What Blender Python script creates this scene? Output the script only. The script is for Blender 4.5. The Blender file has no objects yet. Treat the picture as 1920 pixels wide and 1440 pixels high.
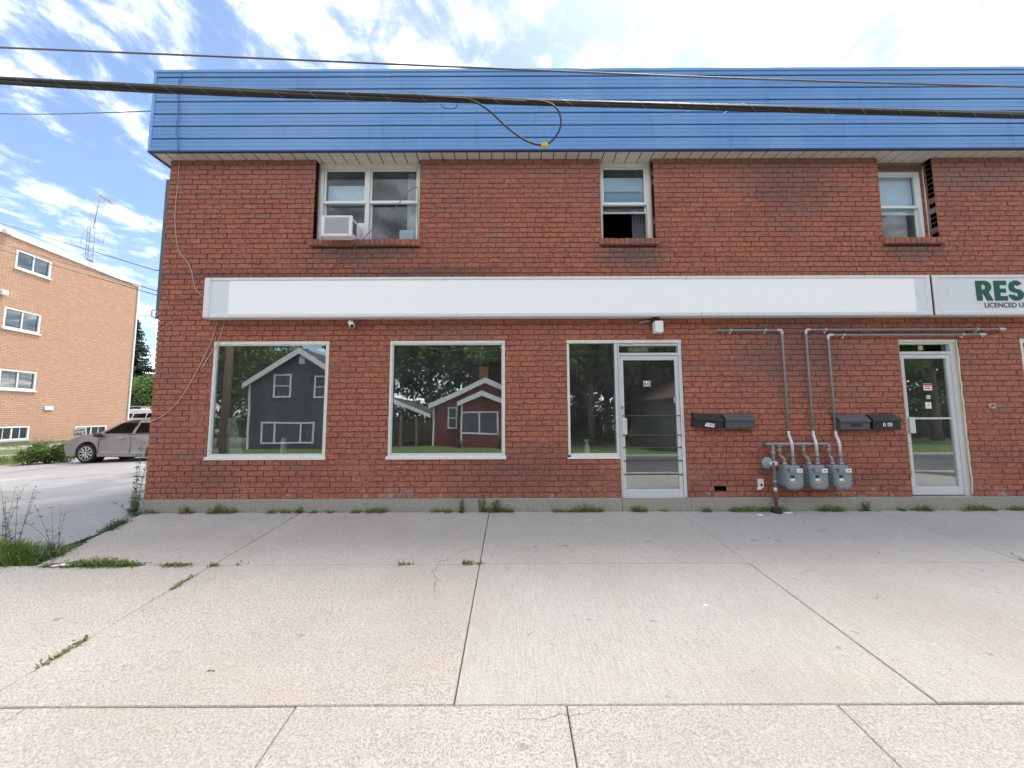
import bpy, bmesh, math, random
from mathutils import Vector, Matrix, noise as mnoise
R=math.radians
rnd=random.Random(7)
sc=bpy.context.scene
COL=sc.collection
# ------------------------------------------------------------------ camera
F_PX=690.; PITCH=R(4.93); ROLL=R(0.215); CD=5.5; CH=1.38
cam=bpy.data.cameras.new('camera'); cam.sensor_width=36.; cam.lens=36.*F_PX/1920.; cam.clip_start=.05; cam.clip_end=3000
camo=bpy.data.objects.new('camera',cam); COL.objects.link(camo)
camo.matrix_world=Matrix.Translation((0,-CD,CH))@Matrix.Rotation(R(90)+PITCH,4,'X')@Matrix.Rotation(-ROLL,4,'Z')
sc.camera=camo
# ------------------------------------------------------------------ sky and sun
SUN_EL=R(68); SUN_AZ=R(52)          # azimuth from +y towards +x
SUN_STRENGTH=1.7; SUN_ANGLE=R(16); SKY_STRENGTH=.12; CLOUD=1.5; EXPOSURE=1.17
sc.view_settings.view_transform='Standard'; sc.view_settings.look='None'; sc.view_settings.gamma=1.
sc.view_settings.exposure=EXPOSURE; sc.view_settings.use_curve_mapping=False
W=bpy.data.worlds.new('World'); sc.world=W; W.use_nodes=True
def world():
    nt=W.node_tree; nt.nodes.clear(); N=nt.nodes.new; L=nt.links.new
    out=N('ShaderNodeOutputWorld'); sky=N('ShaderNodeTexSky'); sky.sky_type='NISHITA'; sky.sun_disc=False
    sky.sun_elevation=SUN_EL; sky.sun_rotation=SUN_AZ; sky.dust_density=1.2; sky.ozone_density=1.6
    b1=N('ShaderNodeBackground'); b1.inputs[1].default_value=SKY_STRENGTH; L(sky.outputs[0],b1.inputs[0])
    tc=N('ShaderNodeTexCoord'); sp=N('ShaderNodeSeparateXYZ'); L(tc.outputs['Generated'],sp.inputs[0])
    def M(op,a,b=None,c=None):
        n=N('ShaderNodeMath'); n.operation=op
        for i,q in enumerate((a,b,c)):
            if q is None: continue
            if isinstance(q,(int,float)): n.inputs[i].default_value=q
            else: L(q,n.inputs[i])
        return n.outputs[0]
    zz=M('ADD',M('MAXIMUM',sp.outputs[2],0.),.12)
    cx=M('DIVIDE',sp.outputs[0],zz); cy=M('DIVIDE',sp.outputs[1],zz)
    cb=N('ShaderNodeCombineXYZ'); L(cx,cb.inputs[0]); L(cy,cb.inputs[1])
    def noise(scale,detail,rough,loc,stretch=(1,1,1),rot=0,dist=0.):
        mp=N('ShaderNodeMapping'); mp.inputs['Location'].default_value=loc; mp.inputs['Scale'].default_value=stretch; mp.inputs['Rotation'].default_value=(0,0,rot)
        L(cb.outputs[0],mp.inputs[0]); n=N('ShaderNodeTexNoise'); n.inputs['Scale'].default_value=scale; n.inputs['Detail'].default_value=detail
        n.inputs['Roughness'].default_value=rough; n.inputs['Distortion'].default_value=dist; L(mp.outputs[0],n.inputs['Vector']); return n.outputs[0]
    big=noise(.55,3,.5,(3.4,1.2,0)); mid=noise(1.7,8,.60,(1.3,5.2,0),(1,.8,1),R(35),.35); fine=noise(6.5,8,.62,(2.,.3,0),(1,.8,1),R(30),.3)
    s=M('ADD',M('ADD',M('MULTIPLY',big,.66),M('MULTIPLY',mid,.64)),M('MULTIPLY',fine,.58))
    mr=N('ShaderNodeMapRange'); mr.interpolation_type='SMOOTHSTEP'; L(s,mr.inputs[0])
    mr.inputs[1].default_value=.82; mr.inputs[2].default_value=1.14
    b2=N('ShaderNodeBackground'); 
    sh=N('ShaderNodeMapRange'); L(M('MULTIPLY_ADD',fine,.6,M('MULTIPLY',mid,.5)),sh.inputs[0]); sh.inputs[1].default_value=.44; sh.inputs[2].default_value=.74; sh.inputs[3].default_value=.32; sh.inputs[4].default_value=CLOUD*1.9
    b2.inputs[0].default_value=(1,.985,.965,1); L(sh.outputs[0],b2.inputs[1])
    mx=N('ShaderNodeMixShader'); L(mr.outputs[0],mx.inputs[0]); L(b1.outputs[0],mx.inputs[1]); L(b2.outputs[0],mx.inputs[2]); L(mx.outputs[0],out.inputs[0])
world()
sl=bpy.data.lights.new('sun','SUN'); sl.energy=SUN_STRENGTH; sl.angle=SUN_ANGLE; sl.color=(1,.94,.84)
so=bpy.data.objects.new('sun',sl); COL.objects.link(so)
sd=Vector((math.sin(SUN_AZ)*math.cos(SUN_EL),math.cos(SUN_AZ)*math.cos(SUN_EL),math.sin(SUN_EL)))
so.rotation_euler=sd.to_track_quat('Z','Y').to_euler(); so.location=(8,8,20)
# ------------------------------------------------------------------ survey helpers: photo measurements -> places in the world
def ray(px,py):
    u=(px-960)/F_PX; v=(720-py)/F_PX; c,s=math.cos(ROLL),math.sin(ROLL); u,v=u*c+v*s,v*c-u*s
    return Vector((u,math.cos(PITCH)-v*math.sin(PITCH),math.sin(PITCH)+v*math.cos(PITCH)))
def at(px,py,Y=0.):
    r=ray(px,py); t=(Y+CD)/r.y; return Vector((r.x*t,Y,CH+r.z*t))
def hit(px,py,p0,n):
    r=ray(px,py); c=Vector((0,-CD,CH)); t=(Vector(p0)-c).dot(n)/r.dot(n); return c+r*t
SL=.0747
def ss(a,b,x):
    t=max(0,min(1,(x-a)/(b-a))); return t*t*(3-2*t)
def gz(x,y):            # ground height
    z=SL*max(min(y,0),-7.2)
    z-=.030*max(0,min(-5.9-x,12))*ss(-1.2,3,y)
    return z
# ------------------------------------------------------------------ material helpers
class NT:
    def __init__(s,name):
        s.m=bpy.data.materials.new(name); s.m.use_nodes=True; s.t=s.m.node_tree; s.b=s.t.nodes['Principled BSDF']; s.out=s.t.nodes['Material Output']
    def N(s,t,**k):
        n=s.t.nodes.new(t)
        for a,v in k.items(): setattr(n,a,v)
        return n
    def put(s,i,v):
        if isinstance(v,bpy.types.NodeSocket): s.t.links.new(v,i)
        else: i.default_value=v
    def coord(s,kind='Object',scale=(1,1,1),loc=(0,0,0),rot=(0,0,0)):
        if kind=='Pos': o=s.N('ShaderNodeNewGeometry').outputs['Position']
        else: o=s.N('ShaderNodeTexCoord').outputs[kind]
        mp=s.N('ShaderNodeMapping'); mp.inputs['Scale'].default_value=scale; mp.inputs['Location'].default_value=loc; mp.inputs['Rotation'].default_value=rot
        s.put(mp.inputs[0],o); return mp.outputs[0]
    def noise(s,v,scale,detail=4,rough=.55,dist=0.):
        n=s.N('ShaderNodeTexNoise'); s.put(n.inputs['Vector'],v); n.inputs['Scale'].default_value=scale; n.inputs['Detail'].default_value=detail
        n.inputs['Roughness'].default_value=rough; n.inputs['Distortion'].default_value=dist; return n.outputs[0]
    def ramp(s,f,stops):
        n=s.N('ShaderNodeValToRGB'); s.put(n.inputs[0],f); e=n.color_ramp.elements
        while len(e)<len(stops): e.new(.5)
        for i,(p,c) in enumerate(stops):
            e[i].position=p; e[i].color=(*c,1) if not isinstance(c,(int,float)) else (c,c,c,1)
        return n.outputs[0]
    def math(s,op,a,b=0.,c=0.):
        n=s.N('ShaderNodeMath',operation=op)
        for i,q in enumerate((a,b,c)): s.put(n.inputs[i],q)
        return n.outputs[0]
    def mix(s,f,a,b,mode='MIX'):
        n=s.N('ShaderNodeMix',data_type='RGBA',blend_type=mode); s.put(n.inputs[0],f)
        for k,q in ((6,a),(7,b)): s.put(n.inputs[k],(*q,1) if isinstance(q,tuple) and len(q)==3 else q)
        return n.outputs[2]
    def bump(s,h,strength=.5,dist=.01,prev=None):
        n=s.N('ShaderNodeBump'); n.inputs['Strength'].default_value=strength; n.inputs['Distance'].default_value=dist; s.put(n.inputs['Height'],h)
        if prev is not None: s.put(n.inputs['Normal'],prev)
        s.put(s.b.inputs['Normal'],n.outputs[0]); return n.outputs[0]
    def col(s,c): s.put(s.b.inputs['Base Color'],(*c,1) if isinstance(c,tuple) and len(c)==3 else c)
    def rough(s,r): s.put(s.b.inputs['Roughness'],r)
def rand01(n):
    oi=n.N('ShaderNodeObjectInfo'); g=n.N('ShaderNodeNewGeometry')
    return n.math('FRACT',n.math('ADD',oi.outputs['Random'],g.outputs['Random Per Island']))
MAT={}
def plain(name,c,rough=.5,metal=0.,var=.12,scale=6.,bump=0.,bscale=60.):
    n=NT(name); v=n.coord('Pos'); f=n.noise(v,scale,5,.6)
    n.col(n.mix(f,tuple(q*(1-var) for q in c),tuple(min(1,q*(1+var)) for q in c))); n.b.inputs['Metallic'].default_value=metal
    n.rough(n.math('MULTIPLY_ADD',f,.2,rough-.1))
    if bump: n.bump(n.noise(v,bscale,4),bump,.004)
    MAT[name]=n.m; return n.m
def mk_brick():
    n=NT('brick'); v=n.coord('Pos'); r=rand01(n)
    base=n.ramp(r,[(0,(.375,.126,.085)),(.25,(.455,.162,.104)),(.5,(.405,.136,.091)),(.75,(.475,.174,.114)),(1,(.385,.134,.096))])
    # rug-face squiggles, different on every brick
    cb=n.N('ShaderNodeCombineXYZ'); n.put(cb.inputs[0],n.math('MULTIPLY',r,37.)); n.put(cb.inputs[2],n.math('MULTIPLY',r,91.))
    va=n.N('ShaderNodeVectorMath',operation='ADD'); n.put(va.inputs[0],v); n.put(va.inputs[1],cb.outputs[0])
    vs=n.N('ShaderNodeVectorMath',operation='MULTIPLY'); n.put(vs.inputs[0],va.outputs[0]); vs.inputs[1].default_value=(.75,1,1.25)
    sq=n.noise(vs.outputs[0],24,3,.6,1.2)
    sqm=n.ramp(sq,[(.36,1.),(.43,.85),(.50,0.),(.60,0.)])
    amt=n.math('MULTIPLY',sqm,n.math('MULTIPLY_ADD',n.noise(n.coord('Pos',loc=(4,0,2)),.9,4,.6),1.0,.22))
    c=n.mix(amt,base,(.150,.047,.042))
    gr=n.noise(va.outputs[0],160,2,.6); c=n.mix(n.math('MULTIPLY',gr,.35),c,(.42,.17,.10))
    # soot and lime weathering with its own shapes
    wv=n.coord('Pos',scale=(.55,.55,1.1)); w1=n.noise(wv,1.1,6,.65); wm=n.ramp(w1,[(.50,0.),(.72,.55)])
    c=n.mix(wm,c,(.185,.10,.088))
    odd=n.ramp(n.math('FRACT',n.math('MULTIPLY',r,17.3)),[(.965,0.),(.98,.55)]); c=n.mix(odd,c,(.26,.155,.13))
    # weather line at the top courses
    sp=n.N('ShaderNodeSeparateXYZ'); n.put(sp.inputs[0],v)
    # run-off stains under sills and where water came off the roof
    wob=n.noise(n.coord('Pos'),5,5,.65)
    for (cx,cz,rx,rz,amt_,colr) in ((-2.3,3.90,1.05,.20,.75,(.17,.105,.092)),(1.85,3.86,.60,.26,.8,(.165,.11,.10)),(6.2,3.90,.62,.18,.75,(.17,.11,.10)),(4.4,5.1,.75,.75,.6,(.14,.085,.08)),(4.3,2.35,1.1,.75,.55,(.17,.105,.10)),(-.9,2.6,.6,.25,.5,(.22,.14,.13)),(.1,.55,1.3,.4,.45,(.15,.085,.075)),(-4.2,3.55,1.6,.12,.5,(.13,.07,.06)),(-1.2,3.56,1.4,.14,.55,(.12,.065,.055)),(7.4,5.15,1.2,.35,.6,(.20,.13,.12))):
        dx=n.math('DIVIDE',n.math('SUBTRACT',sp.outputs[0],cx),rx); dz=n.math('DIVIDE',n.math('SUBTRACT',sp.outputs[2],cz),rz)
        dd=n.math('ADD',n.math('SQRT',n.math('ADD',n.math('MULTIPLY',dx,dx),n.math('MULTIPLY',dz,dz))),n.math('MULTIPLY_ADD',wob,1.8,-.95))
        mm=n.N('ShaderNodeMapRange'); n.put(mm.inputs[0],dd); mm.inputs[1].default_value=1.15; mm.inputs[2].default_value=.35; mm.inputs[3].default_value=0.; mm.inputs[4].default_value=amt_
        c=n.mix(mm.outputs[0],c,colr)
    eff=n.N('ShaderNodeMapRange'); n.put(eff.inputs[0],n.math('SUBTRACT',n.noise(n.coord('Pos',loc=(9,1,3)),4.5,5,.6),n.math('MULTIPLY',sp.outputs[2],.55))); eff.inputs[1].default_value=.44; eff.inputs[2].default_value=.54; eff.inputs[4].default_value=.6
    c=n.mix(eff.outputs[0],c,(.46,.38,.34))
    mr=n.N('ShaderNodeMapRange'); n.put(mr.inputs[0],n.math('MULTIPLY_ADD',w1,1.1,sp.outputs[2])); mr.inputs[1].default_value=5.4; mr.inputs[2].default_value=6.0; mr.inputs[4].default_value=.6
    c=n.mix(mr.outputs[0],c,(.30,.165,.14))
    n.col(c); n.rough(.85); n.b.inputs['Specular IOR Level'].default_value=.3
    n.bump(n.math('SUBTRACT',n.math('MULTIPLY',gr,.3),sqm),.55,.006)
    MAT['brick']=n.m
mk_brick()
def mk_mortar():
    n=NT('mortar'); v=n.coord('Pos'); f=n.noise(v,1.2,5,.6)
    n.col(n.ramp(f,[(.35,(.14,.055,.052)),(.56,(.22,.105,.096)),(.70,(.38,.27,.24))])); n.rough(.95); n.bump(n.noise(v,150,3),.4,.003); MAT['mortar']=n.m
mk_mortar()
def mk_tanbrick():
    n=NT('tan_brick'); v=n.coord('Object',rot=(0,0,0))
    b=n.N('ShaderNodeTexBrick'); 
    sp=n.N('ShaderNodeSeparateXYZ'); n.put(sp.inputs[0],v); cb=n.N('ShaderNodeCombineXYZ'); n.put(cb.inputs[0],sp.outputs[1]); n.put(cb.inputs[1],sp.outputs[2]); n.put(cb.inputs[2],0.)
    n.put(b.inputs['Vector'],cb.outputs[0]); b.inputs['Color1'].default_value=(.53,.32,.20,1); b.inputs['Color2'].default_value=(.63,.40,.262,1); b.inputs['Mortar'].default_value=(.36,.20,.13,1)
    b.inputs['Scale'].default_value=1.; b.inputs['Brick Width'].default_value=.24; b.inputs['Row Height'].default_value=.08; b.inputs['Mortar Size'].default_value=.011; b.inputs['Bias'].default_value=-.1
    f=n.noise(v,.7,5,.6); c=n.mix(n.math('MULTIPLY',n.ramp(f,[(.42,0.),(.7,.6)]),1.),b.outputs[0],(.50,.29,.18))
    n.col(c); n.rough(.9); n.bump(n.math('MULTIPLY',b.outputs[1],-1.),.6,.012); MAT['tan_brick']=n.m
mk_tanbrick()
def mk_siding():
    n=NT('blue_siding'); v=n.coord('Pos',scale=(2.5,1,.25)); f=n.noise(v,2.,6,.65); s=n.noise(n.coord('Pos',scale=(.6,1,6)),4,5,.6)
    c=n.mix(f,(.095,.245,.54),(.15,.335,.66)); c=n.mix(n.ramp(s,[(.55,0.),(.8,.35)]),c,(.20,.36,.60))
    st=n.noise(n.coord('Pos',scale=(5,1,.35)),1.3,7,.7); c=n.mix(n.ramp(st,[(.58,0.),(.74,.5)]),c,(.075,.13,.22)); fd=n.noise(n.coord('Pos',loc=(2,0,7)),.6,4); c=n.mix(n.ramp(fd,[(.45,0.),(.7,.45)]),c,(.24,.42,.68))
    n.col(c); n.rough(n.math('MULTIPLY_ADD',f,.25,.38)); MAT['blue_siding']=n.m
mk_siding()
plain('blue_trim',(.17,.36,.66),.4,0,.12,4); plain('blue_dark',(.02,.045,.16),.5)
def mk_soffit():
    n=NT('soffit'); v=n.coord('Pos',scale=(1,1,1)); vo=n.N('ShaderNodeTexVoronoi'); n.put(vo.inputs['Vector'],n.coord('Pos',scale=(1,1,.01),rot=(0,0,R(30)))); vo.inputs['Scale'].default_value=38; vo.inputs['Randomness'].default_value=.15
    h=n.ramp(vo.outputs[0],[(.18,0.),(.30,1.)]); f=n.noise(v,1.5,5,.6); c=n.mix(f,(.60,.54,.46),(.78,.73,.66)); c=n.mix(h,(.17,.15,.13),c); n.col(c); n.rough(.6); MAT['soffit']=n.m
mk_soffit()
def mk_conc(name,c0,c1,dark,aggr,streak):
    n=NT(name); v=n.coord('Pos'); oi=n.N('ShaderNodeObjectInfo').outputs['Random']
    f=n.noise(v,.9,6,.6); c=n.mix(f,c0,c1)
    g=n.noise(v,aggr,3,.6,.3); gm=n.ramp(g,[(.34,1.),(.56,0.)]); c=n.mix(n.math('MULTIPLY',gm,n.math('MULTIPLY_ADD',n.noise(v,3.,4,.6),.8,.30)),c,dark)
    lt=n.ramp(n.noise(v,aggr*1.7,2),[(.60,0.),(.7,.4)]); c=n.mix(lt,c,(.72,.69,.63))
    h=n.math('MULTIPLY',gm,-1.)
    if streak:
        s=n.noise(n.coord('Pos',scale=(1,.06,1),rot=(0,0,R(-4))),70,3,.6); sm=n.ramp(s,[(.35,0.),(.65,1.)]); c=n.mix(n.math('MULTIPLY',sm,.28),c,(.66,.63,.58)); h=n.math('MULTIPLY_ADD',sm,.7,h)
    rs=n.noise(n.coord('Pos',scale=(.5,1.6,1)),1.7,5,.6); c=n.mix(n.ramp(rs,[(.60,0.),(.74,.30)]),c,(.55,.38,.25))
    st=n.noise(v,2.3,6,.7); c=n.mix(n.ramp(st,[(.6,0.),(.75,.35)]),c,(.30,.28,.26))
    sp2=n.noise(v,7.,3,.5); c=n.mix(n.ramp(sp2,[(.70,0.),(.735,.55)]),c,(.20,.185,.17))
    lg=n.noise(n.coord('Pos',loc=(5,2,0)),.55,5,.6); c=n.mix(n.ramp(lg,[(.42,.30),(.6,0.)]),c,(.36,.325,.28))
    vc=n.N('ShaderNodeVectorMath',operation='ADD'); n.put(vc.inputs[0],v); dn_=n.N('ShaderNodeTexNoise'); n.put(dn_.inputs['Vector'],v); dn_.inputs['Scale'].default_value=2.5; dn_.inputs['Detail'].default_value=6; sc_=n.N('ShaderNodeVectorMath',operation='SCALE'); n.put(sc_.inputs[0],dn_.outputs[1]); sc_.inputs['Scale'].default_value=.5; n.put(vc.inputs[1],sc_.outputs[0])
    cr=n.N('ShaderNodeTexVoronoi',feature='DISTANCE_TO_EDGE'); n.put(cr.inputs['Vector'],vc.outputs[0]); cr.inputs['Scale'].default_value=.42
    cm=n.math('MULTIPLY',n.ramp(cr.outputs[0],[(.0,.75),(.0035,0.)]),n.ramp(n.noise(n.coord('Pos',loc=(11,3,0)),.5,2),[(.60,0.),(.66,1.)])); c=n.mix(cm,c,(.14,.125,.11))
    c=n.mix(n.math('MULTIPLY',oi,.16),c,(.36,.335,.31)); n.col(c); n.rough(.9); n.b.inputs['Specular IOR Level'].default_value=.25
    n.bump(h,.55,.006); MAT[name]=n.m
mk_conc('concrete_aggregate',(.48,.442,.39),(.57,.528,.472),(.20,.185,.165),88,False)
mk_conc('concrete_broom',(.42,.40,.365),(.50,.478,.435),(.26,.24,.225),100,True)
mk_conc('foundation',(.36,.335,.265),(.47,.445,.37),(.22,.21,.19),60,False)
def mk_asphalt(name,a,b,patch):
    n=NT(name); v=n.coord('Pos'); f=n.noise(n.coord('Pos',scale=(.8,.6,1),rot=(0,0,R(25)),loc=(3.1,.4,0)),.32,7,.62,.4); c=n.ramp(f,[(.40,a),(.47,b),(.56,b),(.60,patch)])
    g=n.noise(v,60,4,.7); c=n.mix(n.math('MULTIPLY',n.ramp(g,[(.4,1.),(.55,0.)]),.5),c,tuple(q*.5 for q in a))
    n.col(c); n.rough(.9); n.bump(g,.5,.008); MAT[name]=n.m
mk_asphalt('lot_asphalt',(.24,.24,.245),(.34,.335,.33),(.44,.41,.37)); mk_asphalt('road_asphalt',(.085,.085,.09),(.12,.12,.12),(.15,.145,.14))
def mk_leaf(name,a,b,trans=.3,wv=3.):
    n=NT(name); r=rand01(n); f=n.noise(n.coord('Pos'),wv,3); c=n.mix(n.math('MULTIPLY_ADD',f,.5,n.math('MULTIPLY',r,.5)),a,b); n.col(c); n.rough(.55)
    tr=n.N('ShaderNodeBsdfTranslucent'); n.put(tr.inputs[0],c); mx=n.N('ShaderNodeMixShader'); mx.inputs[0].default_value=trans
    n.put(mx.inputs[1],n.b.outputs[0]); n.put(mx.inputs[2],tr.outputs[0]); n.put(n.out.inputs[0],mx.outputs[0]); MAT[name]=n.m
mk_leaf('leaf',(.035,.075,.018),(.11,.17,.045)); mk_leaf('leaf_light',(.075,.14,.035),(.19,.28,.075)); mk_leaf('needle',(.022,.05,.03),(.06,.105,.065),.15)
mk_leaf('weed_leaf',(.12,.18,.045),(.29,.33,.11),.35,9.); mk_leaf('weed_dark',(.08,.125,.05),(.17,.22,.10),.3,9.)
mk_leaf('grass_blade',(.10,.17,.03),(.28,.34,.10),.35,2.); mk_leaf('dry_stem',(.16,.18,.08),(.28,.28,.15),.1)
plain('lawn',(.11,.16,.045),.9,0,.5,3,.6,40); plain('gravel',(.42,.41,.40),.9,0,.25,20,.8,60); plain('soil',(.12,.09,.06),.95,0,.3,10)
plain('ground',(.16,.16,.12),.9,0,.4,.5); plain('kerb',(.45,.43,.40),.85,0,.15,3,.3)
plain('white_paint',(.78,.78,.76),.5,0,.07,7,.1); plain('white_vinyl',(.76,.77,.77),.35,0,.05,5); plain('old_white',(.72,.70,.64),.6,0,.2,14,.2)
plain('aluminium',(.70,.71,.73),.38,.35,.08,8); plain('sign_frame',(.72,.73,.73),.4,.1,.06,6); plain('sign_face',(.72,.75,.79),.3,0,.03,2); plain('sign_blank',(.97,.97,.97),.4,0,.01,2)
plain('galv',(.27,.29,.31),.5,.3,.15,14); plain('galv_light',(.60,.61,.62),.4,.3,.1,14); plain('meter_grey',(.24,.285,.32),.5,.05,.13,12); plain('black_metal',(.022,.023,.027),.42,0,.3,20); plain('mail_grey',(.085,.09,.10),.4,.1,.15,20)
plain('black',(.012,.012,.012),.5); plain('rubber',(.02,.02,.021),.8); plain('rust',(.17,.075,.04),.8,0,.4,40); plain('brass',(.36,.25,.14),.5,.3,.2,30)
plain('letter_green',(.003,.085,.055),.6,0,.06); plain('letter_dark',(.06,.06,.10),.5); plain('letter_black',(.02,.02,.02),.5); plain('red_paint',(.60,.03,.05),.4); plain('paper',(.80,.80,.78),.6,0,.04)
plain('yellow',(.70,.45,.04),.5,0,.08); plain('cream_paper',(.62,.54,.32),.6); plain('interior',(.33,.32,.30),.8,0,.08,1.5); plain('interior_floor',(.18,.16,.14),.6); plain('curtain',(.62,.62,.60),.8); plain('blind',(.70,.78,.83),.6,0,.04); plain('pale_blind',(.84,.86,.85),.6,0,.03)
plain('plastic_film',(.55,.60,.58),.2); plain('cable_black',(.02,.018,.018),.55,0,.3,30); plain('cable_grey',(.14,.13,.14),.5); plain('cable_white',(.55,.47,.42),.6); plain('cable_blue',(.07,.16,.35),.5); plain('strand',(.30,.29,.29),.4,.4)
plain('caulk',(.62,.57,.46),.8,0,.2,60,.6,80); plain('old_wood',(.20,.14,.10),.8,0,.35,30,.3); plain('plywood',(.42,.30,.21),.7,0,.15,12)
plain('car_silver',(.30,.295,.285),.32,.15,.03,1); plain('car_white',(.80,.80,.79),.3,0,.02,1); plain('chrome',(.75,.75,.76),.18,.9,.02); plain('car_plastic',(.035,.035,.037),.6); plain('rim',(.62,.62,.63),.3,.6,.04); plain('tail_red',(.45,.02,.02),.3); plain('lamp_white',(.80,.80,.76),.35,0,.05,9)
plain('grey_siding',(.075,.088,.105),.6,0,.08,2); plain('red_siding',(.19,.035,.032),.65,0,.1,2); plain('beige_siding',(.17,.17,.165),.7); plain('shingle',(.10,.095,.09),.9,0,.3,9,.5,30); plain('shingle_brown',(.15,.11,.085),.9,0,.3,9,.5,30); plain('bark',(.13,.095,.065),.9,0,.35,8,.8,25); plain('pole_wood',(.19,.135,.085),.85,0,.3,6,.4,20)
plain('fence_wood',(.42,.33,.22),.8,0,.2,4); plain('chimney_brick',(.32,.12,.07),.9,0,.2,12); plain('teal_glass',(.02,.10,.10),.3); plain('red_leaf',(.35,.02,.03),.6)
def mk_glass(name,refl,tint,wav=.0,haze=.0):
    n=NT(name); nt=n.t; nt.nodes.remove(n.b)
    fr=n.N('ShaderNodeLayerWeight'); fr.inputs[0].default_value=.5
    tr=n.N('ShaderNodeBsdfTransparent'); tr.inputs[0].default_value=(*tint,1); gl=n.N('ShaderNodeBsdfGlossy'); gl.inputs['Roughness'].default_value=.012; gl.inputs[0].default_value=(.92,.97,1,1)
    mx=n.N('ShaderNodeMixShader'); n.put(mx.inputs[0],n.math('MINIMUM',n.math('MULTIPLY_ADD',n.math('POWER',fr.outputs['Facing'],4.),.75,refl+.03),1.)); n.put(mx.inputs[1],tr.outputs[0]); n.put(mx.inputs[2],gl.outputs[0])
    df=n.N('ShaderNodeBsdfDiffuse'); df.inputs[0].default_value=(.62,.62,.58,1); m2=n.N('ShaderNodeMixShader'); hz=n.noise(n.coord('Pos',scale=(1.4,1,.8)),2.2,6,.62); n.put(m2.inputs[0],n.ramp(hz,[(.35,haze*.35),(.7,haze)])); n.put(m2.inputs[1],mx.outputs[0]); n.put(m2.inputs[2],df.outputs[0]); n.put(n.out.inputs[0],m2.outputs[0])
    if wav:
        bu=n.N('ShaderNodeBump'); bu.inputs['Strength'].default_value=1.; bu.inputs['Distance'].default_value=wav; n.put(bu.inputs['Height'],n.noise(n.coord('Pos'),1.1,1,.4)); n.put(gl.inputs['Normal'],bu.outputs[0]); n.put(fr.inputs['Normal'],bu.outputs[0])
    MAT[name]=n.m
mk_glass('shop_glass',.205,(.84,.87,.86),.0014,.042); mk_glass('window_glass',-.01,(.84,.90,.94),.0015,.09); mk_glass('car_glass',-.01,(.03,.035,.045)); mk_glass('far_glass',.10,(.3,.32,.34))
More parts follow.
